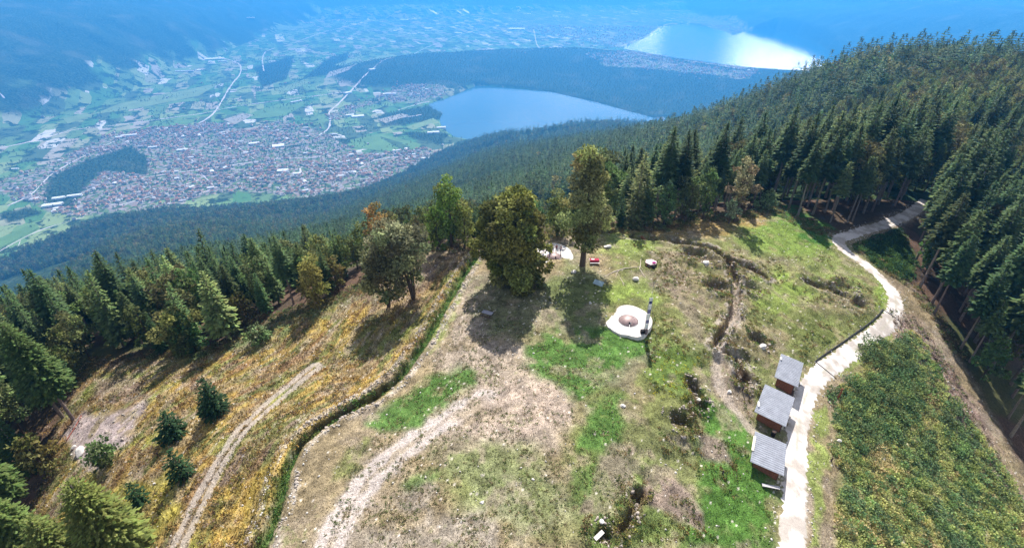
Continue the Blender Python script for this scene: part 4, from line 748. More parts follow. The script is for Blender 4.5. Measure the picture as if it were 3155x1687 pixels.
# stones: rubble too many to count as stuff, the large ones as boulders
M_stone = mat('white_stone', (.55, .51, .47), .9, noise=(5, .2)); M_stone2 = mat('limestone', (.62, .58, .55), .9, noise=(3, .2), bump=(5, .5, .05))
def rock(seed, n=2):
    bm = bmesh.new(); bmesh.ops.create_icosphere(bm, subdivisions=n, radius=1); r_ = random.Random(seed); pl = [(np.array([r_.gauss(0, 1) for _ in range(3)]), r_.uniform(.55, .85)) for _ in range(9)]
    for vv in bm.verts:
        c = np.array(vv.co)
        for nn_, dd_ in pl:
            nn_ = nn_ / np.linalg.norm(nn_); q = c @ nn_
            if q > dd_: c = c - nn_ * (q - dd_)
        vv.co = c
    V = np.array([v_.co[:] for v_ in bm.verts]); Fc = np.array([[v_.index for v_ in f.verts] for f in bm.faces]); bm.free(); return V, Fc
rv, rf = rock(3, 1); gi = pick((cl > 0) & (rdn > 1.7) & (shr < 0), 1500); gi = np.concatenate([gi, pick((np.abs(t1 - 1.9) < .5), 700), pick((line_d(NR['x'], NR['y'], WALLC) < .7), 260), pick(np.abs(rdn - 2) < .45, 500), pick(poly_sd(sxn, syn, [(2240, 780), (2300, 800), (2390, 930), (2480, 1100), (2600, 1320), (2400, 1050)]) > 0, 300)]); n = len(gi)
s_ = .06 + .13 * rng.random(n) ** 3; a = rng.random(n) * 6.28; V = rv[None] * (s_[:, None, None] * rng.uniform(.7, 1.3, (n, 1, 3))); V = np.stack([V[..., 0] * np.cos(a)[:, None] - V[..., 1] * np.sin(a)[:, None], V[..., 0] * np.sin(a)[:, None] + V[..., 1] * np.cos(a)[:, None], V[..., 2]], -1) + np.stack([NR['x'][gi], NR['y'][gi], NR['z'][gi] + .02], 1)[:, None]
tag(ob('loose_stones', mesh('loose_stones', V.reshape(-1, 3), (rf[None] + np.arange(n)[:, None, None] * len(rv)).reshape(-1, 3), M_stone)), 'small pale stones scattered over the turf and along the trench', kind='stuff')
gi = np.concatenate([pick((tdm < 1.3) & (fbm(NR['x'], NR['y'], 1.9, 3, 670) > .5), 900), pick((np.abs(t1 - 1.7) < .6) & (fbm(NR['x'], NR['y'], 2.4, 3, 671) > .52), 500), pick(bare_, 60)]); n = len(gi); s_ = .10 + .24 * rng.random(n) ** 2.5; a = rng.random(n) * 6.28; rv, rf = rock(5, 1); V = rv[None] * (s_[:, None, None] * rng.uniform(.6, 1.3, (n, 1, 3)))
V = np.stack([V[..., 0] * np.cos(a)[:, None] - V[..., 1] * np.sin(a)[:, None], V[..., 0] * np.sin(a)[:, None] + V[..., 1] * np.cos(a)[:, None], V[..., 2]], -1) + np.stack([NR['x'][gi], NR['y'][gi], NR['z'][gi] + .03], 1)[:, None]
tag(ob('rubble', mesh('rubble', V.reshape(-1, 3), (rf[None] + np.arange(n)[:, None, None] * len(rv)).reshape(-1, 3), mat('rubble_stone', (.36, .31, .27), .95, noise=(4, .3)))), 'grey brown rubble along the trenches and pit edges', kind='stuff')
for k, (s, d, rz, lb) in enumerate([((1600, 702), (.75, .55, .5), .3, 'white boulder on the grass right of the dead branches'), ((1527, 622), (.9, .5, .45), .2, 'white rock pile behind the red covered table'), ((1442, 686), (.6, .5, .4), 1, 'pale boulder at the foot of the larch'), ((1484, 766), (.38, .3, .25), 2, 'small white stone in the larch shadow'),
        ((202, 1136), (.75, 1.25, .6), .5, 'long white boulder on the bare pale patch at the left'), ((186, 1126), (.4, .4, .35), 1, 'small grey boulder beside the long white one'), ((1918, 876), (.75, .6, .5), .5, 'pale round boulder in the pit above the huts'), ((1212, 1261), (.28, .22, .12), .2, 'flat white stone in the dry turf near the bottom'),
        ((1833, 986), (.5, .35, .3), .4, 'white stone beside the footpath by the huts'), ((1566, 1022), (.4, .3, .2), 0, 'white stone at the green patch in the middle of the meadow'), ((1760, 992), (.35, .35, .3), 0, 'stone at the head of the steep trench'), ((1775, 662), (.8, .6, .5), .8, 'brown and white rubble lump in the upper pit'),
        ((1160, 1310), (.16, .2, .1), 0, 'small white stone in the dry turf left of the bottom centre'), ((388, 1217), (.22, .2, .2), 0, 'round white stone below the broad young spruce'), ((2110, 1110), (.3, .3, .25), 0, 'pale stone at the edge of the scrub')]):
    p = G(*s); v_, f_ = rock(20 + k, 3); tag(ob('boulder', mesh('boulder', v_ * np.array(d), f_, M_stone2), None, (p[0], p[1], p[2] + d[2] * .35), (0, 0, rz)), lb, 'boulder')
# ------------------------------------------------------------------ armoured domes on concrete aprons
M_rust = mat('rusty_steel', (.25, .17, .165), .55, noise=[(1.5, .22), (9, .12)], spec=.6, metal=.25); M_black = mat('dark_opening', (.02, .018, .02), .9); M_steel = mat('grey_steel', (.35, .35, .36), .5, metal=.6)
def flat_center(sx, sy, dz=0): p = G(sx, sy); return p
def apron(pts_full, c, zt, lb):
    bm = bmesh.new(); vs = []
    for (u, v) in pts_full: x, y, _ = at_z(u / K, v / K, zt); vs.append((float(x), float(y)))
    P = resample(vs + [vs[0]], .3)[:-1]; P = P + rng.normal(0, .02, P.shape); n = len(P); V = [(a, b, zt) for a, b in P] + [(a, b, zt - .06) for a, b in (P - P.mean(0)) * 1.012 + P.mean(0)] + [(a, b, zt - .8) for a, b in (P - P.mean(0)) * 1.03 + P.mean(0)]
    Fc = [tuple(range(n))]
    for i in range(n): j = (i + 1) % n; Fc += [(i, j + 0, n + j, n + i)[::-1], (n + i, n + j, 2 * n + j, 2 * n + i)[::-1]]
    me = mesh('concrete_apron', np.array(V), Fc, M_conc); bm = bmesh.new(); bm.from_mesh(me); bmesh.ops.recalc_face_normals(bm, faces=bm.faces[:]); bm.to_mesh(me); bm.free()
    tag(ob('concrete_apron', me), lb, 'concrete pad'); return P.mean(0)
z1 = float(max(gz(*hp([(1581, 805)])[0])[0], gz(*hp([(1560, 790)])[0])[0], gz(*hp([(1610, 820)])[0])[0])) + .12
AP1 = [(1800 + a / 7.65, 900 + b / 7.65) for a, b in [(490, 620), (540, 500), (620, 430), (760, 380), (900, 310), (1050, 300), (1200, 330), (1350, 400), (1450, 460), (1560, 560), (1600, 680), (1570, 800), (1500, 890), (1400, 1010), (1250, 1055), (1120, 1035), (1040, 1010), (860, 985), (740, 930), (620, 850), (540, 780)]]
apron(AP1, None, z1, 'white concrete pad around the nearer rusty dome')
z2 = float(gz(*hp([(1390, 640)])[0])[0]) + .3
AP2 = [(1702 + 63 * cos(a) * (1 + .04 * sin(5 * a)), 786 + 36 * sin(a) * (1 + .05 * cos(4 * a))) for a in np.linspace(0, 2 * pi, 22)[:-1]]
apron(AP2, None, z2, 'white concrete pad around the far rusty dome, dappled by tree shade')
def dome(c, r, h, lb):
    root = empty('armoured_dome', c); V = []; Fc = []; nr, ns_ = 14, 48; R_ = (r * r + h * h) / (2 * h)
    for i in range(nr + 1):
        rr = r * i / nr; z = math.sqrt(R_ * R_ - rr * rr) - (R_ - h)
        for j in range(ns_): V.append((rr * cos(2 * pi * j / ns_), rr * sin(2 * pi * j / ns_), z))
    for j in range(ns_): V.append((r * 1.0 * cos(2 * pi * j / ns_), r * sin(2 * pi * j / ns_), -.12))
    for i in range(nr + 1):
        for j in range(ns_): Fc.append((i * ns_ + j, (i + 1) * ns_ + j, (i + 1) * ns_ + (j + 1) % ns_, i * ns_ + (j + 1) % ns_))
    ob('shell', mesh('shell', np.array(V), Fc[ns_:] + [tuple(range(ns_, 2 * ns_))][:1], M_rust, smooth=True), root)
    MB().tube([(r * 1.04 * cos(a), r * 1.04 * sin(a), .015) for a in np.linspace(0, 2 * pi, 40)], .05, 5).build('rim', M_steel, root); return tag(root, lb, 'dome')
x_, y_, _ = at_z((1800 + 1045 / 7.65) / K, (900 + 670 / 7.65) / K, z1); D1 = (float(x_), float(y_))
dm = dome((D1[0], D1[1], z1 + .01), 1.52, .62, 'smooth rusty steel dome beside the tall panel mast, nearer one of two')
MB().box((-.12, -1.12, .34), (.20, .12, .36), 0, -.5).build('gun_port', M_black, dm); MB().box((.05, -1.1, .36), (.13, .34, .2), .1, -.5).build('gun_barrel', M_steel, dm)
MB().tube([(-.1, -1.25, .25), (-.42, -2.5, .06)], .035, 6).build('pole', M_steel, dm)
x_, y_, _ = at_z((1706.7) / K, 790 / K, z2); D2 = (float(x_), float(y_))
dm2 = dome((D2[0], D2[1], z2 + .01), 1.4, .6, 'rusty steel dome with people around it, farther one of two'); MB().box((.25, -.95, .36), (.22, .2, .36), 0, -.5).build('gun_port', M_black, dm2)

# mast with panels
M_white = mat('white_panel', (.8, .8, .8), .5); M_navy = mat('navy_panel', (.03, .04, .16), .5); M_lilac = mat('lilac_panel', (.2, .19, .34), .5)
x_, y_, _ = at_z((1800 + 1440 / 7.65) / K, (900 + 950 / 7.65) / K, z1 - .05); MX, MY = float(x_), float(y_); root = empty('signal_mast', (MX, MY, z1 - .1), .12)
for sx_ in (-.27, .27): MB().tube([(sx_, 0, 0), (sx_, 0, 6.6)], .035, 6).build('post', M_steel, root)
b = MB()
for z in np.arange(.3, 6.6, .3): b.tube([(-.27, 0, z), (.27, 0, z)], .018, 4)
b.build('rungs', M_steel, root)
for z0, z1_, m in ((6.0, 6.6, M_white), (5.45, 5.98, M_navy), (4.5, 5.43, M_white), (3.7, 4.48, M_lilac), (2.6, 3.68, M_white), (1.85, 2.58, M_lilac), (.8, 1.83, M_white)): MB().box((0, -.05, (z0 + z1_) / 2), (.46, .03, z1_ - z0 - .03)).build('panel', m, root)
MB().tube([(.05, 0, 6.5), (.05, 0, 9.3)], .03, 6).build('antenna', M_steel, root); MB().box((-.45, -.1, .35), (.7, .5, .7)).build('equipment_box', M_black, root); MB().box((-.02, -.35, .5), (.3, .3, .9), .4).build('cabinet', mat('mauve_metal', (.2, .14, .15), .6), root)
b = MB()
for a in (.9, 2.8, 4.9): b.tube([(0, 0, 6.4), (cos(a) * 3.6, sin(a) * 3.6, 0)], .012, 4)
b.build('guy_wires', M_steel, root); tag(root, 'tall ladder like mast with white and blue panels beside the near dome', 'mast')

# ------------------------------------------------------------------ huts
M_roof = mat('corrugated_grey_roof', (.27, .285, .335), .6, noise=[(1.3, .16), (7, .12)], metal=.1, spec=.3); M_wood = mat('red_brown_wood', (.24, .10, .06), .8, noise=(6, .3)); M_dwood = mat('dark_wood', (.09, .06, .05), .85, noise=(6, .3)); M_board = mat('pale_board', (.75, .68, .55), .8); M_cloth = mat('white_cloth', (.75, .72, .72), .9); M_slab = mat('concrete_slab', (.45, .43, .45), .9, noise=(3, .1))
HUTS = []
for corners, lb, kk in [([(2408, 1090.5), (2475, 1117), (2457, 1199), (2387, 1155.6)], 'grey roofed wooden hut by the gravel road, farthest of the three', 0), ([(2356.3, 1182), (2449.8, 1226.7), (2416.2, 1321.3), (2328.8, 1261.3)], 'grey roofed wooden hut, middle one of the three by the road', 1), ([(2325.7, 1328.5), (2424.4, 1367.1), (2413, 1472.8), (2313.5, 1414.9)], 'grey roofed wooden hut with a pale board on its roof edge, nearest of the three', 2)]:
    P = []; 
    for i, (u, v) in enumerate(corners): zt = -3.15 if i in (0, 3) else -3.55; x, y, _ = at_z(u / K, v / K, zt); P.append(np.array([float(x), float(y)]))
    c = sum(P) / 4; ax = (P[0] - P[3]) + (P[1] - P[2]); ax /= np.linalg.norm(ax); Lw = (np.linalg.norm(P[0] - P[3]) + np.linalg.norm(P[1] - P[2])) / 2; Ld = (np.linalg.norm(P[0] - P[1]) + np.linalg.norm(P[3] - P[2])) / 2
    rz = math.atan2(ax[1], ax[0]); gzv = float(min(gz(*c)[0], -5.7)); root = empty('wooden_hut', (c[0], c[1], gzv), rz); ht = -3.35 - gzv
    # local x along the road side, local -y faces the road
    sl = math.atan2(.4, Ld); b = MB(); b.box((0, 0, ht + .02), (Lw, Ld, .05), 0, sl); nb_ = int(Lw / .34)
    for i in range(nb_): x0 = -Lw / 2 + (i + .5) * Lw / nb_; b.box((x0, 0, ht + .065), (.13, Ld - .02, .035), 0, sl)
    b.build('roof', M_roof, root); W_2 = Lw / 2 - .6; D_2 = Ld / 2 - .5; hb_ = ht + .12; hf = ht - .2
    bk_ = MB().box((0, D_2, hb_ / 2 - .15), (2 * W_2, .08, hb_ + .1)).build('back_wall', M_dwood, root)
    for s_ in (-1, 1):
        b = MB(); n = 9
        for i in range(n): yy = -D_2 + (i + .5) * (2 * D_2) / n; hh = ht - .08 + .4 * yy / Ld; b.box((s_ * W_2, yy, hh / 2 - .15), (.06, 2 * D_2 / n - .012, hh + .1))
        b.build('side_wall', M_wood, root)
    MB().box((0, -D_2, .5), (2 * W_2 - .1, .08, 1.0)).build('counter_front', M_wood, root); MB().box((0, -D_2 - .12, 1.04), (2 * W_2, .42, .06)).build('counter', M_board, root)
    for s_ in (-1, 1): MB().tube([(s_ * (W_2 - .02), -D_2 - .05, 0), (s_ * (W_2 - .02), -D_2 - .05, hf)], .06, 6).build('post', M_dwood, root)
    MB().box((0, 0, .03), (Lw - .3, Ld - .3, .12)).build('floor', M_dwood, root)
    if kk == 2: MB().box((.35, Ld / 2 - .05, ht + .34), (2.5, .28, .12), 0, sl).build('roof_board', M_board, root, ); 
    else:
        v_, f_ = rock(70 + kk, 2); ob('cloth', mesh('cloth', v_ * np.array([.75 if kk else .55, .16, .14]), f_, M_cloth), root, ((-1.5 if kk == 1 else 1.7), Ld / 2 - .15, ht + .32), (0, .1, .25))
    tag(root, lb, 'hut', 'huts along the gravel road'); HUTS.append((c, ax, gzv, Lw, Ld, rz))
for (c, ax, g0, Lw, Ld, rz), lb in zip(HUTS, ('grey slab in front of the farthest hut', 'grey slab in front of the middle hut', 'grey slab in front of the nearest hut')):
    nx = np.array([ax[1], -ax[0]]); q = c + nx * (Ld / 2 + .1) - ax * (Lw / 2 + .6); gg = float(gz(*q)[0])
# bench in the shade of the nearest hut, bins between huts
c, ax, g0, Lw, Ld, rz = HUTS[2]; nx = np.array([ax[1], -ax[0]]); q = c - ax * (Lw / 2 + 1.15) + nx * (.9)
def bench(q, rz, lb, L_=2.0):
    r = empty('bench', (q[0], q[1], float(gz(*q)[0])), rz); MB().box((0, 0, .44), (L_, .42, .06)).build('seat', M_slab, r)
    for s_ in (-1, 1): MB().box((s_ * L_ * .38, 0, .2), (.08, .36, .42)).build('leg', M_dwood, r)
    return tag(r, lb, 'bench')
bench(q, rz + pi / 2 + .25, 'plain bench in the shade beside the nearest hut')
c, ax, g0, Lw, Ld, rz = HUTS[1]; nx = np.array([ax[1], -ax[0]]); q = c - ax * (Lw / 2 + .75) + nx * 1.0
r = empty('waste_bin', (q[0], q[1], float(gz(*q)[0]))); MB().tube([(0, 0, 0), (0, 0, .9)], [.26, .3], 12).build('body', M_black, r); MB().tube([(0, 0, .9), (0, 0, .98)], [.31, .2], 12).build('lid', M_dwood, r); tag(r, 'dark waste bin between the middle and nearest hut', 'bin')

# ------------------------------------------------------------------ picnic tables, panel, planter, logs
M_tab = mat('grey_tabletop', (.30, .30, .36), .7, noise=(5, .15)); M_red = mat('red_cloth', (.34, .02, .05), .8); M_pink = mat('magenta_cloth', (.55, .06, .28), .8)
def picnic(s, rz, lb, top=M_tab, cloth=None):
    p = G(*s); r = empty('picnic_table', p, rz); b = MB()
    for i in range(5): b.box((0, -.34 + i * .17, .75), (1.8, .15, .05))
    b.build('tabletop', top, r)
    for s_ in (-1, 1):
        MB().box((0, s_ * .72, .45), (1.8, .26, .05)).build('seat', M_dwood if cloth is None else M_cloth, r)
    for s_ in (-1, 1): MB().tube([(s_ * .65, -.72, .42), (s_ * .65, .72, .42)], .04, 5).tube([(s_ * .65, -.6, 0), (s_ * .65, -.2, .72)], .045, 5).tube([(s_ * .65, .6, 0), (s_ * .65, .2, .72)], .045, 5).build('leg_frame', M_dwood, r)
    tag(r, lb, 'picnic table')
    if cloth: o = MB().box((0, 0, .80), (1.7, .8, .03)).box((0, -.41, .62), (1.7, .03, .38)).build('tablecloth', cloth, None, loc=p, rot=(0, 0, rz)); tag(o, 'dark red cloth spread over the table behind the larch', 'tablecloth'); tag(MB().box((-.3, 0, .84), (.6, .3, .03)).build('paper_sheet', M_cloth, None, loc=p, rot=(0, 0, rz)), 'white sheet lying on the dark red tablecloth', 'paper')
    return r
picnic((1226, 797), -.45, 'grey topped picnic table at the left rim of the big tree shadow'); picnic((1310, 708), -.1, 'dark picnic table right under the big round tree'); picnic((1494, 660), .0, 'picnic table under a dark red cloth beside the larch trunk', M_tab, M_red)
p = G(1636, 665); r = empty('hexagonal_table', p, .2); V = [(cos(a) * 1.15, sin(a) * 1.15, z) for z in (.66, .74) for a in np.arange(6) * pi / 3]; Fc = [(0, 1, 2, 3, 4, 5)[::-1], (6, 7, 8, 9, 10, 11)] + [(i, (i + 1) % 6, 6 + (i + 1) % 6, 6 + i) for i in range(6)]
ob('tabletop', mesh('tabletop', np.array(V), Fc, mat('pinkish_stone', (.62, .48, .48), .8, noise=(4, .2))), r)
for a in np.arange(6) * pi / 3 + pi / 6: MB().tube([(cos(a) * .9, sin(a) * .9, 0), (cos(a) * .8, sin(a) * .8, .66)], .05, 6).build('leg', M_dwood, r)
MB().tube([(cos(a) * 1.2, sin(a) * 1.2, .72) for a in np.arange(7) * pi / 3], .05, 5).build('edge_frame', M_black, r); tag(r, 'low hexagonal table with a pinkish top on the open meadow', 'table')
v_, f_ = rock(81, 3); tag(ob('cloth_bundle', mesh('cloth_bundle', v_ * np.array([.42, .3, .18]), f_, M_pink), None, (p[0] + .45, p[1] - .45, p[2] + .86), (.2, .1, .5)), 'magenta bundle lying on the hexagonal table', 'bundle')
for k, (dx, dy, rr, m) in enumerate([(-.6, -1.2, .28, M_dwood), (.2, -1.45, .32, M_black), (-.95, -.75, .24, M_wood)]):
    v_, f_ = rock(90 + k, 2); g__ = float(gz(p[0] + dx, p[1] + dy)[0]); tag(ob('backpack', mesh('backpack', v_ * np.array([rr, rr * .8, rr * 1.1]), f_, m), None, (p[0] + dx, p[1] + dy, g__ + rr)), ['brown backpack at the front left of the hexagonal table', 'black backpack at the front of the hexagonal table', 'reddish backpack at the left corner of the hexagonal table'][k], 'backpack')
p = G(1504, 722); r = empty('information_panel', p, -.65)
for s_ in (-.7, .7): MB().tube([(s_, 0, 0), (s_, 0, .8)], .05, 6).build('leg', M_dwood, r)
MB().box((0, 0, .85), (1.8, .06, .95), 0, -1.05).build('board', mat('panel_face', (.30, .40, .46), .3), r); tag(r, 'slanted blue grey information panel in the larch shadow', 'sign')
# dead branches
M_dead = mat('bleached_wood', (.62, .52, .45), .9, noise=(6, .2))
def gpts(ss, dz=.08): return [(q[0], q[1], q[2] + dz) for q in (G(*s) for s in ss)]
for ss, rr, lb in [([(1518, 697), (1545, 680), (1572, 672), (1610, 670)], [.03, .08, .07, .03], 'long bleached dead branch on the grass, left one'), ([(1548, 696), (1552, 682), (1558, 676)], [.02, .04, .05], 'short dead twig under the long left branch'), ([(1612, 650), (1610, 668), (1608, 675), (1618, 690), (1624, 698)], [.03, .06, .06, .05, .02], 'bleached upright fork of dead wood right of the long branch'), ([(1560, 696), (1566, 706), (1568, 718)], [.05, .04, .02], 'curved dead stick below the long branch')]:
    b = MB().tube(gpts(ss), rr, 6); q = gpts([ss[1], (ss[1][0] + 9, ss[1][1] + 13)]); b.tube(q, [.03, .01], 4); tag(b.build('dead_branch', M_dead), lb, 'branch')
for ss, rr, m, lb in [([(1623, 597), (1660, 602), (1690, 608)], [.22, .2, .12], M_dead, 'thick bleached log on the meadow below the forest edge'), ([(1612, 594), (1630, 598)], [.24, .22], M_wood, 'short dark brown log at the head of the bleached log'), ([(1700, 610), (1722, 613)], [.1, .06], M_dead, 'thin pale log to the right of the bleached log'), ([(206, 1046), (190, 1075), (168, 1110)], [.07, .07, .06], mat('reddish_bark', (.3, .09, .06), .9), 'thin reddish log lying from the trunk foot across the pale patch')]:
    tag(MB().tube(gpts(ss, .15), rr, 8).build('log', m), lb, 'log')
p = G(2108, 1000)
b = MB().tube([(0, 0, -.2), (.03, 0, 1.1), (-.02, 0, 2.1)], [.17, .13, .1], 8).tube([(0, 0, 1.5), (-.3, 0, 2.0)], [.06, .04], 5).tube([(0, 0, 1.5), (.28, 0, 2.15)], [.06, .04], 5); tag(b.build('wooden_post', mat('weathered_red_wood', (.3, .11, .06), .85, noise=(5, .3)), None, loc=p), 'forked reddish wooden post between the road and the scrub', 'post')
for s, h, lb in [((2089, 1160), .7, 'short dark stake on the verge opposite the nearest hut'), ((2086, 988), .4, 'tiny dark stake on the verge near the forked post'), ((1866, 984), .9, 'short post casting a shadow on the path above the huts'), ((400, 1150), .9, 'reddish stump standing on the yellow slope'), ((1817, 1190), .6, 'small stump in the bright green grass left of the huts')]:
    p = G(*s); tag(MB().tube([(0, 0, -.1), (.04, 0, h)], [.12, .08], 7).build('stake', M_dwood, None, loc=p), lb, 'stake')
# broken slab over a dark hole at the bottom
p = G(1508, 1352); tag(MB().box((0, 0, 0), (1.35, .42, .16), .75, .25, .1).build('broken_slab', M_conc, None, loc=(p[0] - .1, p[1] + .1, p[2] + .75)), 'tilted white broken slab over the dark hole at the bottom', 'slab')
v_, f_ = rock(99, 3); p = G(1512, 1318); tag(ob('boulder', mesh('boulder', v_ * np.array([.28, .34, .25]), f_, M_stone2), None, (p[0], p[1], p[2] + .1)), 'white rock just above the tilted broken slab', 'boulder')
# notice board posts at the right forest, stumps on the cleared bank
for k, s in enumerate([(2352, 905), (2380, 1000), (2405, 1080), (2330, 850), (2440, 1120), (2300, 935), (2390, 1045)]):
    p = G(*s); tag(MB().tube([(0, 0, -.1), (0, 0, .35)], [.3, .24], 9).build('tree_stump', M_bark_d, None, loc=p), 'grey tree stump on the bare bank below the right forest', 'stump', 'tree stumps on the bare bank')

# ------------------------------------------------------------------ people at the far dome
def skin_mesh(name, J, E, m, lvl=1):
    """J: list of (co, radius); E: edges"""
    me = bpy.data.meshes.new(name); me.from_pydata([j[0] for j in J], E, []); o = bpy.data.objects.new(name, me); COL.objects.link(o)
    sk = o.modifiers.new('s', 'SKIN'); sub = o.modifiers.new('d', 'SUBSURF'); sub.levels = lvl; sub.render_levels = lvl
    for i, j in enumerate(J):
        r_ = j[1] if isinstance(j[1], tuple) else (j[1], j[1]); me.skin_vertices[0].data[i].radius = r_
    me.skin_vertices[0].data[0].use_root = True; dg = bpy.context.evaluated_depsgraph_get(); out = bpy.data.meshes.new_from_object(o.evaluated_get(dg)); bpy.data.objects.remove(o); out.name = name; out.materials.clear(); out.materials.append(m); return out
def person(loc, rz, shirt, pants, hairc, label, sit=False, arm=0.):
    hz_ = .5 if sit else .95; K1 = (.12, -.42, .5) if sit else (.11, -.03, .5); An = (.12, -.45, .08) if sit else (.12, 0, .08)
    J = [((0, 0, hz_), (.15, .11)), ((0, .0, hz_ + .25), (.14, .10)), ((0, 0, hz_ + .48), (.17, .10)), ((0, -.01, hz_ + .58), .055), ((0, -.02, hz_ + .66), .085), ((0, -.03, hz_ + .77), .09)]; E = [(0, 1), (1, 2), (2, 3), (3, 4), (4, 5)]
    legs = {}
    for s_ in (-1, 1):
        a = len(J); J += [((s_ * .10, -.02, hz_ - .04), .095), ((s_ * K1[0], K1[1], K1[2]), .06), ((s_ * An[0], An[1], An[2]), .042), ((s_ * An[0], An[1] - .15, .03), .035)]; E += [(0, a), (a, a + 1), (a + 1, a + 2), (a + 2, a + 3)]
        b_ = len(J); el = (s_ * .25, -.05 - arm * .1, hz_ + .22); wr = (s_ * .22, -.25 - arm * .1, hz_ + .05 + arm * .25); J += [((s_ * .18, 0, hz_ + .47), .055), (el, .042), (wr, .028), ((wr[0], wr[1] - .06, wr[2]), (.035, .018))]; E += [(2, b_), (b_, b_ + 1), (b_ + 1, b_ + 2), (b_ + 2, b_ + 3)]
        for f, l_ in enumerate((.06, .075, .08, .07)):
            q = len(J); J += [((wr[0] + (f - 1.5) * .02, wr[1] - .06 - l_ * .6, wr[2] - .005), .009), ((wr[0] + (f - 1.5) * .021, wr[1] - .06 - l_, wr[2] - .03), .008)]; E += [(b_ + 3, q), (q, q + 1)]
        q = len(J); J += [((wr[0] - s_ * .045, wr[1] - .06, wr[2] + .005), .010)]; E += [(b_ + 3, q)]
    J += [((0, -.125, hz_ + .745), .014)]; E += [(5, len(J) - 1)]
    r = empty('person', loc, rz); body = ob('body', skin_mesh('body', J, E, M_skin), r)
    ob('shirt', skin_mesh('shirt', [((0, 0, hz_ + .02), (.175, .135)), ((0, 0, hz_ + .25), (.165, .125)), ((0, 0, hz_ + .49), (.19, .12))] + sum([[((s_ * .2, 0, hz_ + .47), .072), ((s_ * .245, -.04, hz_ + .27), .058)] for s_ in (-1, 1)], []), [(0, 1), (1, 2), (2, 3), (3, 4), (2, 5), (5, 6)], shirt), r)
    ob('trousers', skin_mesh('trousers', [((0, 0, hz_ + .02), (.165, .13))] + sum([[((s_ * .1, -.02, hz_ - .06), .11), ((s_ * K1[0], K1[1], K1[2]), .08), ((s_ * An[0], An[1], An[2] + .04), .062)] for s_ in (-1, 1)], []), [(0, 1), (1, 2), (2, 3), (0, 4), (4, 5), (5, 6)], pants), r)
    ob('hair', skin_mesh('hair', [((0, .005, hz_ + .80), .098), ((0, .03, hz_ + .74), .085), ((0, .035, hz_ + .68), .05)], [(0, 1), (1, 2)], hairc), r); return tag(r, label, 'person')
M_skin = mat('skin', (.5, .3, .22), .6)
cm = lambda n_, c: mat(n_, c, .85); HB = cm('brown_hair', (.06, .035, .02)); HD = cm('dark_hair', (.02, .015, .015))
w_, nv, bl, rd_, gr, orr = cm('white_fabric', (.75, .76, .8)), cm('navy_fabric', (.03, .05, .15)), cm('blue_fabric', (.1, .3, .6)), cm('dark_red_fabric', (.22, .06, .08)), cm('grey_fabric', (.25, .25, .3)), cm('orange_fabric', (.6, .2, .08))
gp = lambda u, v: tuple(float(c) for c in at_z(u / K, v / K, z2 + .0))
person(gp(1694, 784), .3, w_, bl, HB, 'person in a white top and blue trousers standing left of the far dome', arm=1)
person(gp(1703, 776), 2.6, w_, nv, HD, 'person in white standing just behind the far dome'); person(gp(1714, 777), -2.8, rd_, gr, HD, 'person in dark red standing behind the far dome'); person(gp(1728, 780), -1.6, rd_, nv, HB, 'person in dark red at the right end of the far dome', arm=1)
person(gp(1650, 784), 1.2, bl, nv, HD, 'person in a light blue top sitting on the far pad, leftmost', sit=True); person(gp(1662, 777), .2, orr, gr, HB, 'person in an orange top at the left of the far pad', arm=1); person(gp(1674, 778), -.6, gr, nv, HD, 'person in grey clothes between the orange top and the far dome')

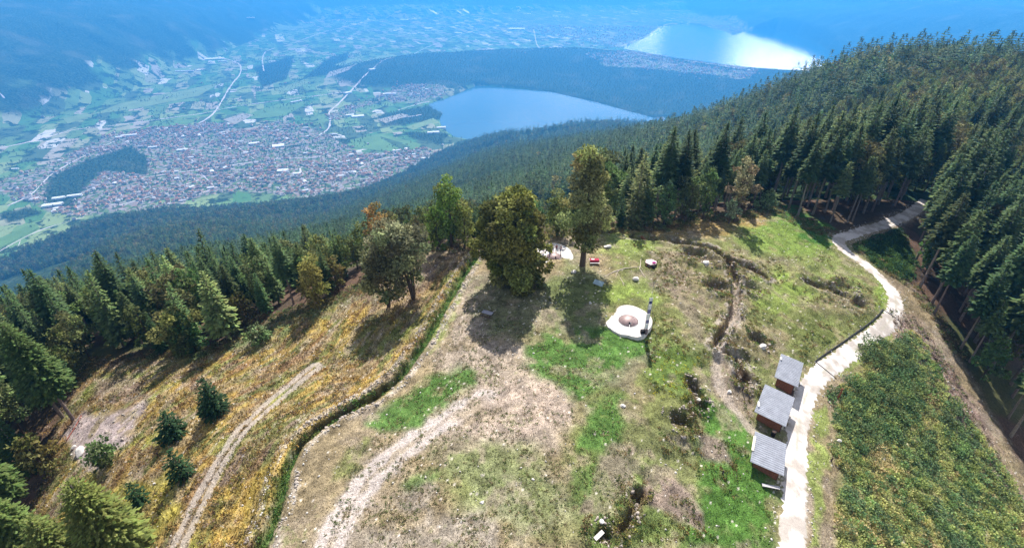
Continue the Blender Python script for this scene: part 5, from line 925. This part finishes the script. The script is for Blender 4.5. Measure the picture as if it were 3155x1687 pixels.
# ------------------------------------------------------------------ valley: roads, town, sheds
def vz(x, y): return valley_h(np.atleast_1d(np.asarray(x, float)), np.atleast_1d(np.asarray(y, float)))
M_vroad = mat('pale_asphalt', (.62, .56, .58), .9); M_rail = mat('railway_ballast', (.2, .17, .19), .9)
for pts, wd, m, lb in [([(495, 312), (520, 298), (545, 272), (580, 215), (603, 185), (604, 165), (590, 155), (562, 146)], 22, M_vroad, 'wide pale gravel river bed road bending across the fields'), ([(120, 345), (190, 325), (270, 317), (350, 306), (500, 285), (600, 266), (760, 247), (900, 232)], 11, M_vroad, 'straight valley road across the fields'), ([(0, 372), (90, 352), (140, 330)], 10, M_vroad, 'road at the left valley side'),
        ([(800, 340), (825, 322), (830, 300), (828, 282), (850, 262), (880, 235), (915, 212), (945, 198)], 22, M_vroad, 'main road leaving the town northwards'), ([(945, 198), (985, 172), (1010, 158), (1055, 128), (1090, 112), (1105, 108), (1060, 103)], 11, M_vroad, 'main road passing the wooded ridge'), ([(1130, 97), (1200, 76), (1290, 60), (1400, 40)], 14, M_vroad, 'far straight road on the plain'), ([(740, 108), (820, 80), (900, 60), (1000, 42)], 16, M_vroad, 'far straight canal road'),
        ([(1362, 128), (1350, 112), (1346, 95), (1342, 75)], 20, M_vroad, 'pale road behind the wooded ridge'), ([(1560, 118), (1600, 100), (1632, 86), (1645, 76), (1675, 62), (1740, 58)], 26, M_vroad, 'lakeside road round the white lake'), ([(663, 178), (660, 150), (668, 130), (690, 120)], 18, M_vroad, 'curved pale track by the quarry'), ([(755, 425), (758, 445), (765, 470), (785, 487), (820, 490)], 13, M_vroad, 'curving street on the near edge of town'), ([(775, 375), (810, 385), (845, 400), (875, 420)], 12, M_vroad, 'diagonal street in the town'),
        ([(0, 632), (50, 605), (110, 578), (190, 556), (215, 548)], 9, M_vroad, 'country lane over the green fields at the left border'), ([(0, 700), (60, 660), (110, 632), (160, 608)], 7, M_vroad, 'lower country lane at the left border'), ([(30, 655), (45, 625), (52, 606)], 6, M_vroad, 'short link lane between the two country lanes'), ([(470, 504), (520, 486), (580, 460), (640, 432), (700, 400), (770, 366), (800, 350)], 16, M_rail, 'dark railway line through the town'), ([(470, 500), (520, 482), (580, 456), (640, 428), (700, 396)], 6, M_vroad, 'pale track beside the railway'),
        ([(230, 470), (330, 455), (430, 440), (560, 420), (700, 400), (820, 395)], 9, M_vroad, 'long main street through the town'), ([(440, 335), (470, 380), (500, 430), (540, 470)], 8, M_vroad, 'cross street in the upper town'), ([(570, 330), (600, 370), (640, 400)], 8, M_vroad, 'short street in the middle of town'), ([(300, 520), (400, 490), (500, 455)], 8, M_vroad, 'street near the lower left of town'), ([(880, 440), (920, 415), (960, 400), (1060, 392)], 8, M_vroad, 'street at the right of town'), ([(20, 520), (80, 490), (130, 440), (200, 400), (300, 350)], 9, M_vroad, 'street along the upper left of town'), ([(975, 300), (1010, 296), (1060, 288)], 14, M_vroad, 'pale lane to the beach'), ([(1000, 276), (1050, 262), (1080, 255)], 10, M_vroad, 'lane by the camp site'), ([(20, 245), (25, 262), (22, 285), (34, 292)], 14, M_vroad, 'pale scree gully at the left border'), ([(1870, 190), (1878, 205)], 16, M_vroad, 'pale lane on the ridge meadow'), ([(870, 470), (900, 466), (960, 448), (1040, 428), (1110, 412)], 9, M_vroad, 'lane at the foot of the forest')]:
    w_pts = [Vp(a, b_) for a, b_ in pts]; tag(ob('valley_road', ribbon('valley_road', w_pts, wd, vz, m, 2.5, step=30, nc=3)), lb, kind='structure')
M_field = [mat('meadow', (.13, .24, .08), .95, noise=(.01, .15)), mat('light_meadow', (.2, .28, .12), .95, noise=(.01, .15)), mat('orchard', (.07, .13, .05), .95, noise=(.02, .2)), mat('stubble', (.35, .32, .27), .95), mat('greenhouse_foil', (.7, .72, .72), .5)]
def field(poly, mi, lb, lift=1.6):
    P = [Vp(a, b_) for a, b_ in poly]; bm = bmesh.new(); cx = np.mean([p_[0] for p_ in P]); cy = np.mean([p_[1] for p_ in P]); vs = [bm.verts.new((p_[0], p_[1], 0)) for p_ in P]; f = bm.faces.new(vs); bmesh.ops.triangulate(bm, faces=[f]); 
    for _ in range(3): bmesh.ops.subdivide_edges(bm, edges=bm.edges[:], cuts=1, use_grid_fill=True)
    co = np.array([v_.co[:] for v_ in bm.verts]); zz = vz(co[:, 0], co[:, 1]) + lift
    for v_, z_ in zip(bm.verts, zz): v_.co.z = z_
    bmesh.ops.recalc_face_normals(bm, faces=bm.faces[:]); me = bpy.data.meshes.new('field'); bm.to_mesh(me); bm.free(); me.materials.append(M_field[mi])
    if me.polygons[0].normal.z < 0: me.flip_normals()
    return tag(ob('field', me), lb, kind='structure')
for poly, mi in [([(880, 352), (960, 335), (1060, 365), (1040, 388), (960, 380), (890, 372)], 0), ([(620, 300), (720, 290), (780, 255), (700, 262), (640, 280)], 0), ([(230, 290), (330, 275), (500, 240), (560, 205), (420, 235), (300, 262)], 1), ([(350, 325), (480, 312), (500, 298), (380, 310)], 0), ([(0, 640), (110, 590), (180, 560), (190, 575), (60, 660), (0, 690)], 1), ([(0, 600), (80, 565), (100, 575), (0, 625)], 0), ([(270, 560), (360, 535), (370, 545), (290, 575)], 1), ([(400, 505), (440, 498), (430, 512), (390, 518)], 1),
        ([(840, 165), (900, 140), (920, 140), (860, 172)], 1), ([(870, 172), (960, 138), (990, 140), (900, 180)], 1), ([(830, 190), (900, 180), (880, 195), (820, 205)], 3), ([(690, 75), (790, 60), (790, 66), (700, 80)], 1), ([(430, 180), (500, 160), (520, 165), (440, 190)], 1), ([(1020, 320), (1090, 298), (1100, 305), (1040, 328)], 1), ([(950, 300), (1010, 285), (1030, 290), (970, 310)], 3), ([(1700, 175), (1800, 182), (1880, 200), (1860, 212), (1760, 190)], 3), ([(890, 275), (940, 262), (970, 265), (920, 285)], 0), ([(690, 225), (760, 205), (780, 210), (720, 235)], 1), ([(160, 300), (220, 285), (230, 295), (170, 312)], 1), ([(560, 300), (610, 285), (640, 288), (590, 312)], 3), ([(1060, 425), (1120, 410), (1110, 422), (1070, 430)], 1)]: field(poly, mi, 'field patch on the valley floor')
for i in range(6): a = 955 + i * 9; b_ = 345 + i * 6; field([(a, b_), (a + 4, b_ - 1), (a + 58, b_ + 16), (a + 54, b_ + 18)], 2, 'dark row of trees in the meadow by the lake', 3.)
for _ in range(190):      # thin pale foil strips and plots on the far plain
    sx_ = random.uniform(1000, 1620); sy_ = random.uniform(28, 122); 
    if sy_ > 120 or poly_sd(np.array([sx_]), np.array([sy_]), [(1560, 125), (1660, 60), (1900, 60), (1900, 125)])[0] > -5: continue
    ww = random.uniform(6, 22); hh = random.uniform(.6, 1.8); sk = random.uniform(-3, 6); field([(sx_, sy_), (sx_ + ww, sy_ + 1), (sx_ + ww + sk, sy_ + 1 + hh), (sx_ + sk, sy_ + hh)], random.choice([4, 1, 3, 4, 0]), 'thin strip field on the far plain', 3.)
# houses
WALLS = [(.62, .58, .52), (.7, .66, .6), (.55, .45, .36), (.66, .6, .45)]; ROOFS = [(.38, .18, .12), (.32, .18, .14), (.2, .17, .17), (.42, .25, .17), (.42, .40, .42), (.46, .22, .14), (.75, .74, .75)]
M_house = mat('house_paint', None, .85, attr='Col')
def house_arr(L_, W_, h, rh): 
    a, b_ = L_ / 2, W_ / 2; o = .5
    V = [(-a, -b_, -4), (a, -b_, -4), (a, b_, -4), (-a, b_, -4), (-a, -b_, h), (a, -b_, h), (a, b_, h), (-a, b_, h), (-a, 0, h + rh), (a, 0, h + rh), (-a - o, -b_ - o, h - .2), (a + o, -b_ - o, h - .2), (a + o, 0, h + rh + .12), (-a - o, 0, h + rh + .12), (-a - o, b_ + o, h - .2), (a + o, b_ + o, h - .2), (a + o, 0, h + rh + .12), (-a - o, 0, h + rh + .12)]
    Fc = [(0, 1, 5), (0, 5, 4), (1, 2, 6), (1, 6, 5), (2, 3, 7), (2, 7, 6), (3, 0, 4), (3, 4, 7), (4, 8, 7), (5, 6, 9), (10, 11, 12), (10, 12, 13), (15, 14, 17), (15, 17, 16)]; return np.array(V), np.array(Fc)
hv, hf_ = house_arr(1, 1, 1, 1)
x, y = cand(-3700, 3600, 1900, 9500, 23); z = vz(x, y); u, v = proj(x, y, z); own = slope_h(x, y) - z; tp = np.stack([poly_sd(u, v, pg) for pg in TOWN_S]); ti = np.argmax(tp, 0); tin = np.max(tp, 0); wd_ = np.max([poly_sd(u, v, pg) for pg in WOODS_S], 0) > -1
dn = fbm(x, y, 120, 3, 700); pr = np.where(tin + 24 * (dn - .5) > 0, np.choose(ti, [.75, .6, .35, .14, .35, .5]) * sstep(.42, .56, dn), 0) + np.where(tin > -14, .03, .0015)
lk = np.maximum(poly_sd(x, y, LAKE1), poly_sd(x, y, LAKE2)) > -25; k = (rng.random(len(x)) < pr) & (own < 0) & ~lk & ~wd_ & inframe(x, y, z, 8, 0); k &= ~((v < 60) & (rng.random(len(x)) < .5))
x, y, z, ti, u, v = x[k], y[k], z[k], ti[k], u[k], v[k]; o_ = np.argsort(y + rng.random(len(y)) * 30); x, y, z, ti, u, v = [q[o_] for q in (x, y, z, ti, u, v)]; n = len(x)
Ls = rng.uniform(11, 19, n); Ws = rng.uniform(9, 13, n); hs = rng.choice([5.5, 7, 8.5, 10], n); bigm = rng.random(n) < .05; Ls[bigm] *= rng.uniform(1.2, 2.3, int(bigm.sum())); Ws[bigm] *= 1.6
ang = np.where(rng.random(n) < .7, .45 + 1.2 * (fbm(x, y, 400, 2, 710) - .5), rng.uniform(0, 3, n)) + np.where(rng.random(n) < .3, pi / 2, 0); rci = rng.integers(0, 6, n); rci[bigm] = rng.choice([4, 6, 6], int(bigm.sum())); wci = rng.integers(0, 4, n)
lib = {}
def hmesh(rc, wc, j):
    if (rc, wc) not in lib:
        c = np.zeros((18, 3)); c[:10] = WALLS[wc]; c[10:] = ROOFS[rc]; q = hv * np.array([1, 1, 1.]); V, _ = house_arr(14, 10, 7, 2.6); lib[(rc, wc)] = mesh('house', V, hf_, M_house, c)
    return lib[(rc, wc)]
rn = ['red brown', 'dull red', 'dark grey', 'light brown', 'pale grey', 'terracotta', 'bright white']; NI = 300
for j in range(min(NI, n)):
    o = ob('house', hmesh(int(rci[j]), int(wci[j] % 2), j), None, (x[j], y[j], z[j]), (0, 0, float(ang[j])), (Ls[j] / 14, Ws[j] / 10, hs[j] / 7))
    pl = 'near left in town' if u[j] < 430 else ('in town by the forest foot' if u[j] < 720 else ('near right in town' if u[j] < 960 else 'between town and blue lake')); rw = ' first rows' if j < 100 else (' middle rows' if j < 200 else ' farther rows')
    tag(o, 'house with a %s roof %s,%s' % (rn[int(rci[j])], pl, rw), 'house', 'houses %s%s' % (pl, rw))
V = []; Fc = []; Cc = []
idx = np.arange(NI, n)
for j in idx:
    q, f = house_arr(Ls[j], Ws[j], hs[j], 2.6); ca2_, sa2_ = cos(ang[j]), sin(ang[j]); Q2 = np.stack([q[:, 0] * ca2_ - q[:, 1] * sa2_ + x[j], q[:, 0] * sa2_ + q[:, 1] * ca2_ + y[j], q[:, 2] + z[j]], 1); V.append(Q2); Fc.append(f + 18 * len(Fc)); c = np.zeros((18, 3)); c[:10] = WALLS[wci[j]]; c[10:] = ROOFS[rci[j]]; Cc.append(c)
tag(ob('town_houses', mesh('town_houses', np.concatenate(V), np.concatenate(Fc), M_house, np.concatenate(Cc))), 'the many far houses of the valley town and villages', kind='stuff'); print('HOUSES', n)
M_shed = mat('white_sheet_roof', (.8, .8, .82), .6)
for k, (s, L_, wd2, a, lb) in enumerate([((540, 148), 190, 90, .3, 'large pale plant roof at the foot of the left mountain'), ((465, 181), 170, 22, .2, 'long low white shed on the left valley side'), ((500, 178), 22, 60, .2, 'white shed at the right end of the long low one'), ((325, 342), 90, 26, .35, 'long white hall at the upper left of town'), ((300, 347), 40, 22, .35, 'small white hall left of the long white hall'), ((635, 81), 150, 60, .1, 'bright white building at the foot of the mountain'), ((1300, 75), 250, 150, 0, 'big white roof on the far plain'), ((745, 258), 100, 20, .9, 'long white and red barn in the green meadow'), ((1180, 224 + 30), 1, 1, 0, ''), ((900, 293), 90, 40, .3, 'white hall by the main road'),
        ((880, 290), 60, 30, .3, 'smaller white hall next to the one by the main road'), ((980, 240), 110, 30, .1, 'long white hall at the camp site'), ((700, 368), 70, 50, .4, 'white factory in the middle of town'), ((640, 362), 60, 30, .3, 'white hall left of the factory'), ((712, 433), 55, 35, .2, 'bright white hall on the near side of town'), ((748, 441), 40, 22, .2, 'small white hall right of the bright one'), ((190, 497), 60, 22, .4, 'long pale hall below the dark wood'), ((135, 520), 80, 30, .4, 'pale hall at the left edge of town'), ((150, 503), 50, 24, .4, 'second pale hall at the left edge of town'), ((1110, 322), 60, 25, .2, 'pale building on the lake beach'),
        ((1090, 336), 80, 30, .2, 'pale parking area building by the beach'), ((875, 238), 60, 40, .9, 'white hall along the straight main road'), ((940, 202), 70, 40, .9, 'white works at the far end of the main road'), ((1070, 402), 50, 20, .2, 'white building at the right edge of town'), ((560, 155), 90, 30, .2, 'narrow white roof below the large plant'), ((1410, 20), 200, 40, 0, 'white strip of buildings at the far end of the plain'), ((1500, 42), 180, 40, 0, 'white roofs near the far shore'), ((1590, 55), 220, 40, 0, 'pale roofs left of the far shore'), ((460, 380), 60, 25, .3, 'white hall in the upper town'), ((385, 372), 50, 20, .3, 'small white hall above the dark wood')]):
    if not lb: continue
    px_, py_ = Vp(*s); q, f = house_arr(L_, wd2, 9, 2); c = np.zeros((18, 3)); c[:] = (.78, .78, .8); z_ = float(vz(px_, py_)[0]); r = ob('hall', mesh('hall', q, f, M_house, c), None, (px_, py_, z_ + 1), (0, 0, a)); tag(r, lb, 'hall')
x_, y_, z_ = at_t(1542, 318, 2850); zz = float(base_h(np.array([float(x_)]), np.array([float(y_)]))[0]); q, f = house_arr(34, 16, 9, 3); c = np.zeros((18, 3)); c[:] = (.8, .77, .72); tag(ob('house', mesh('house', q, f, M_house, c), None, (float(x_), float(y_), zz + 4), (0, 0, .2)), 'lone white house on the green knoll above the blue lake', 'house')
# ------------------------------------------------------------------ haze
hz = bpy.data.materials.new('haze'); hz.use_nodes = True; t = hz.node_tree; t.nodes.remove(t.nodes['Principled BSDF']); pv = t.nodes.new('ShaderNodeVolumePrincipled')
pv.inputs['Color'].default_value = (.055, .375, .93, 1); pv.inputs['Density'].default_value = 1.5e-4; pv.inputs['Anisotropy'].default_value = .35
t.links.new(pv.outputs[0], t.nodes['Material Output'].inputs['Volume'])
hb = MB().box((0, 7700, (ZLO + ZHI) / 2), (43600, 16600, ZHI - ZLO)).build('haze', hz); tag(hb, 'blue summer haze filling the valley air', kind='stuff')
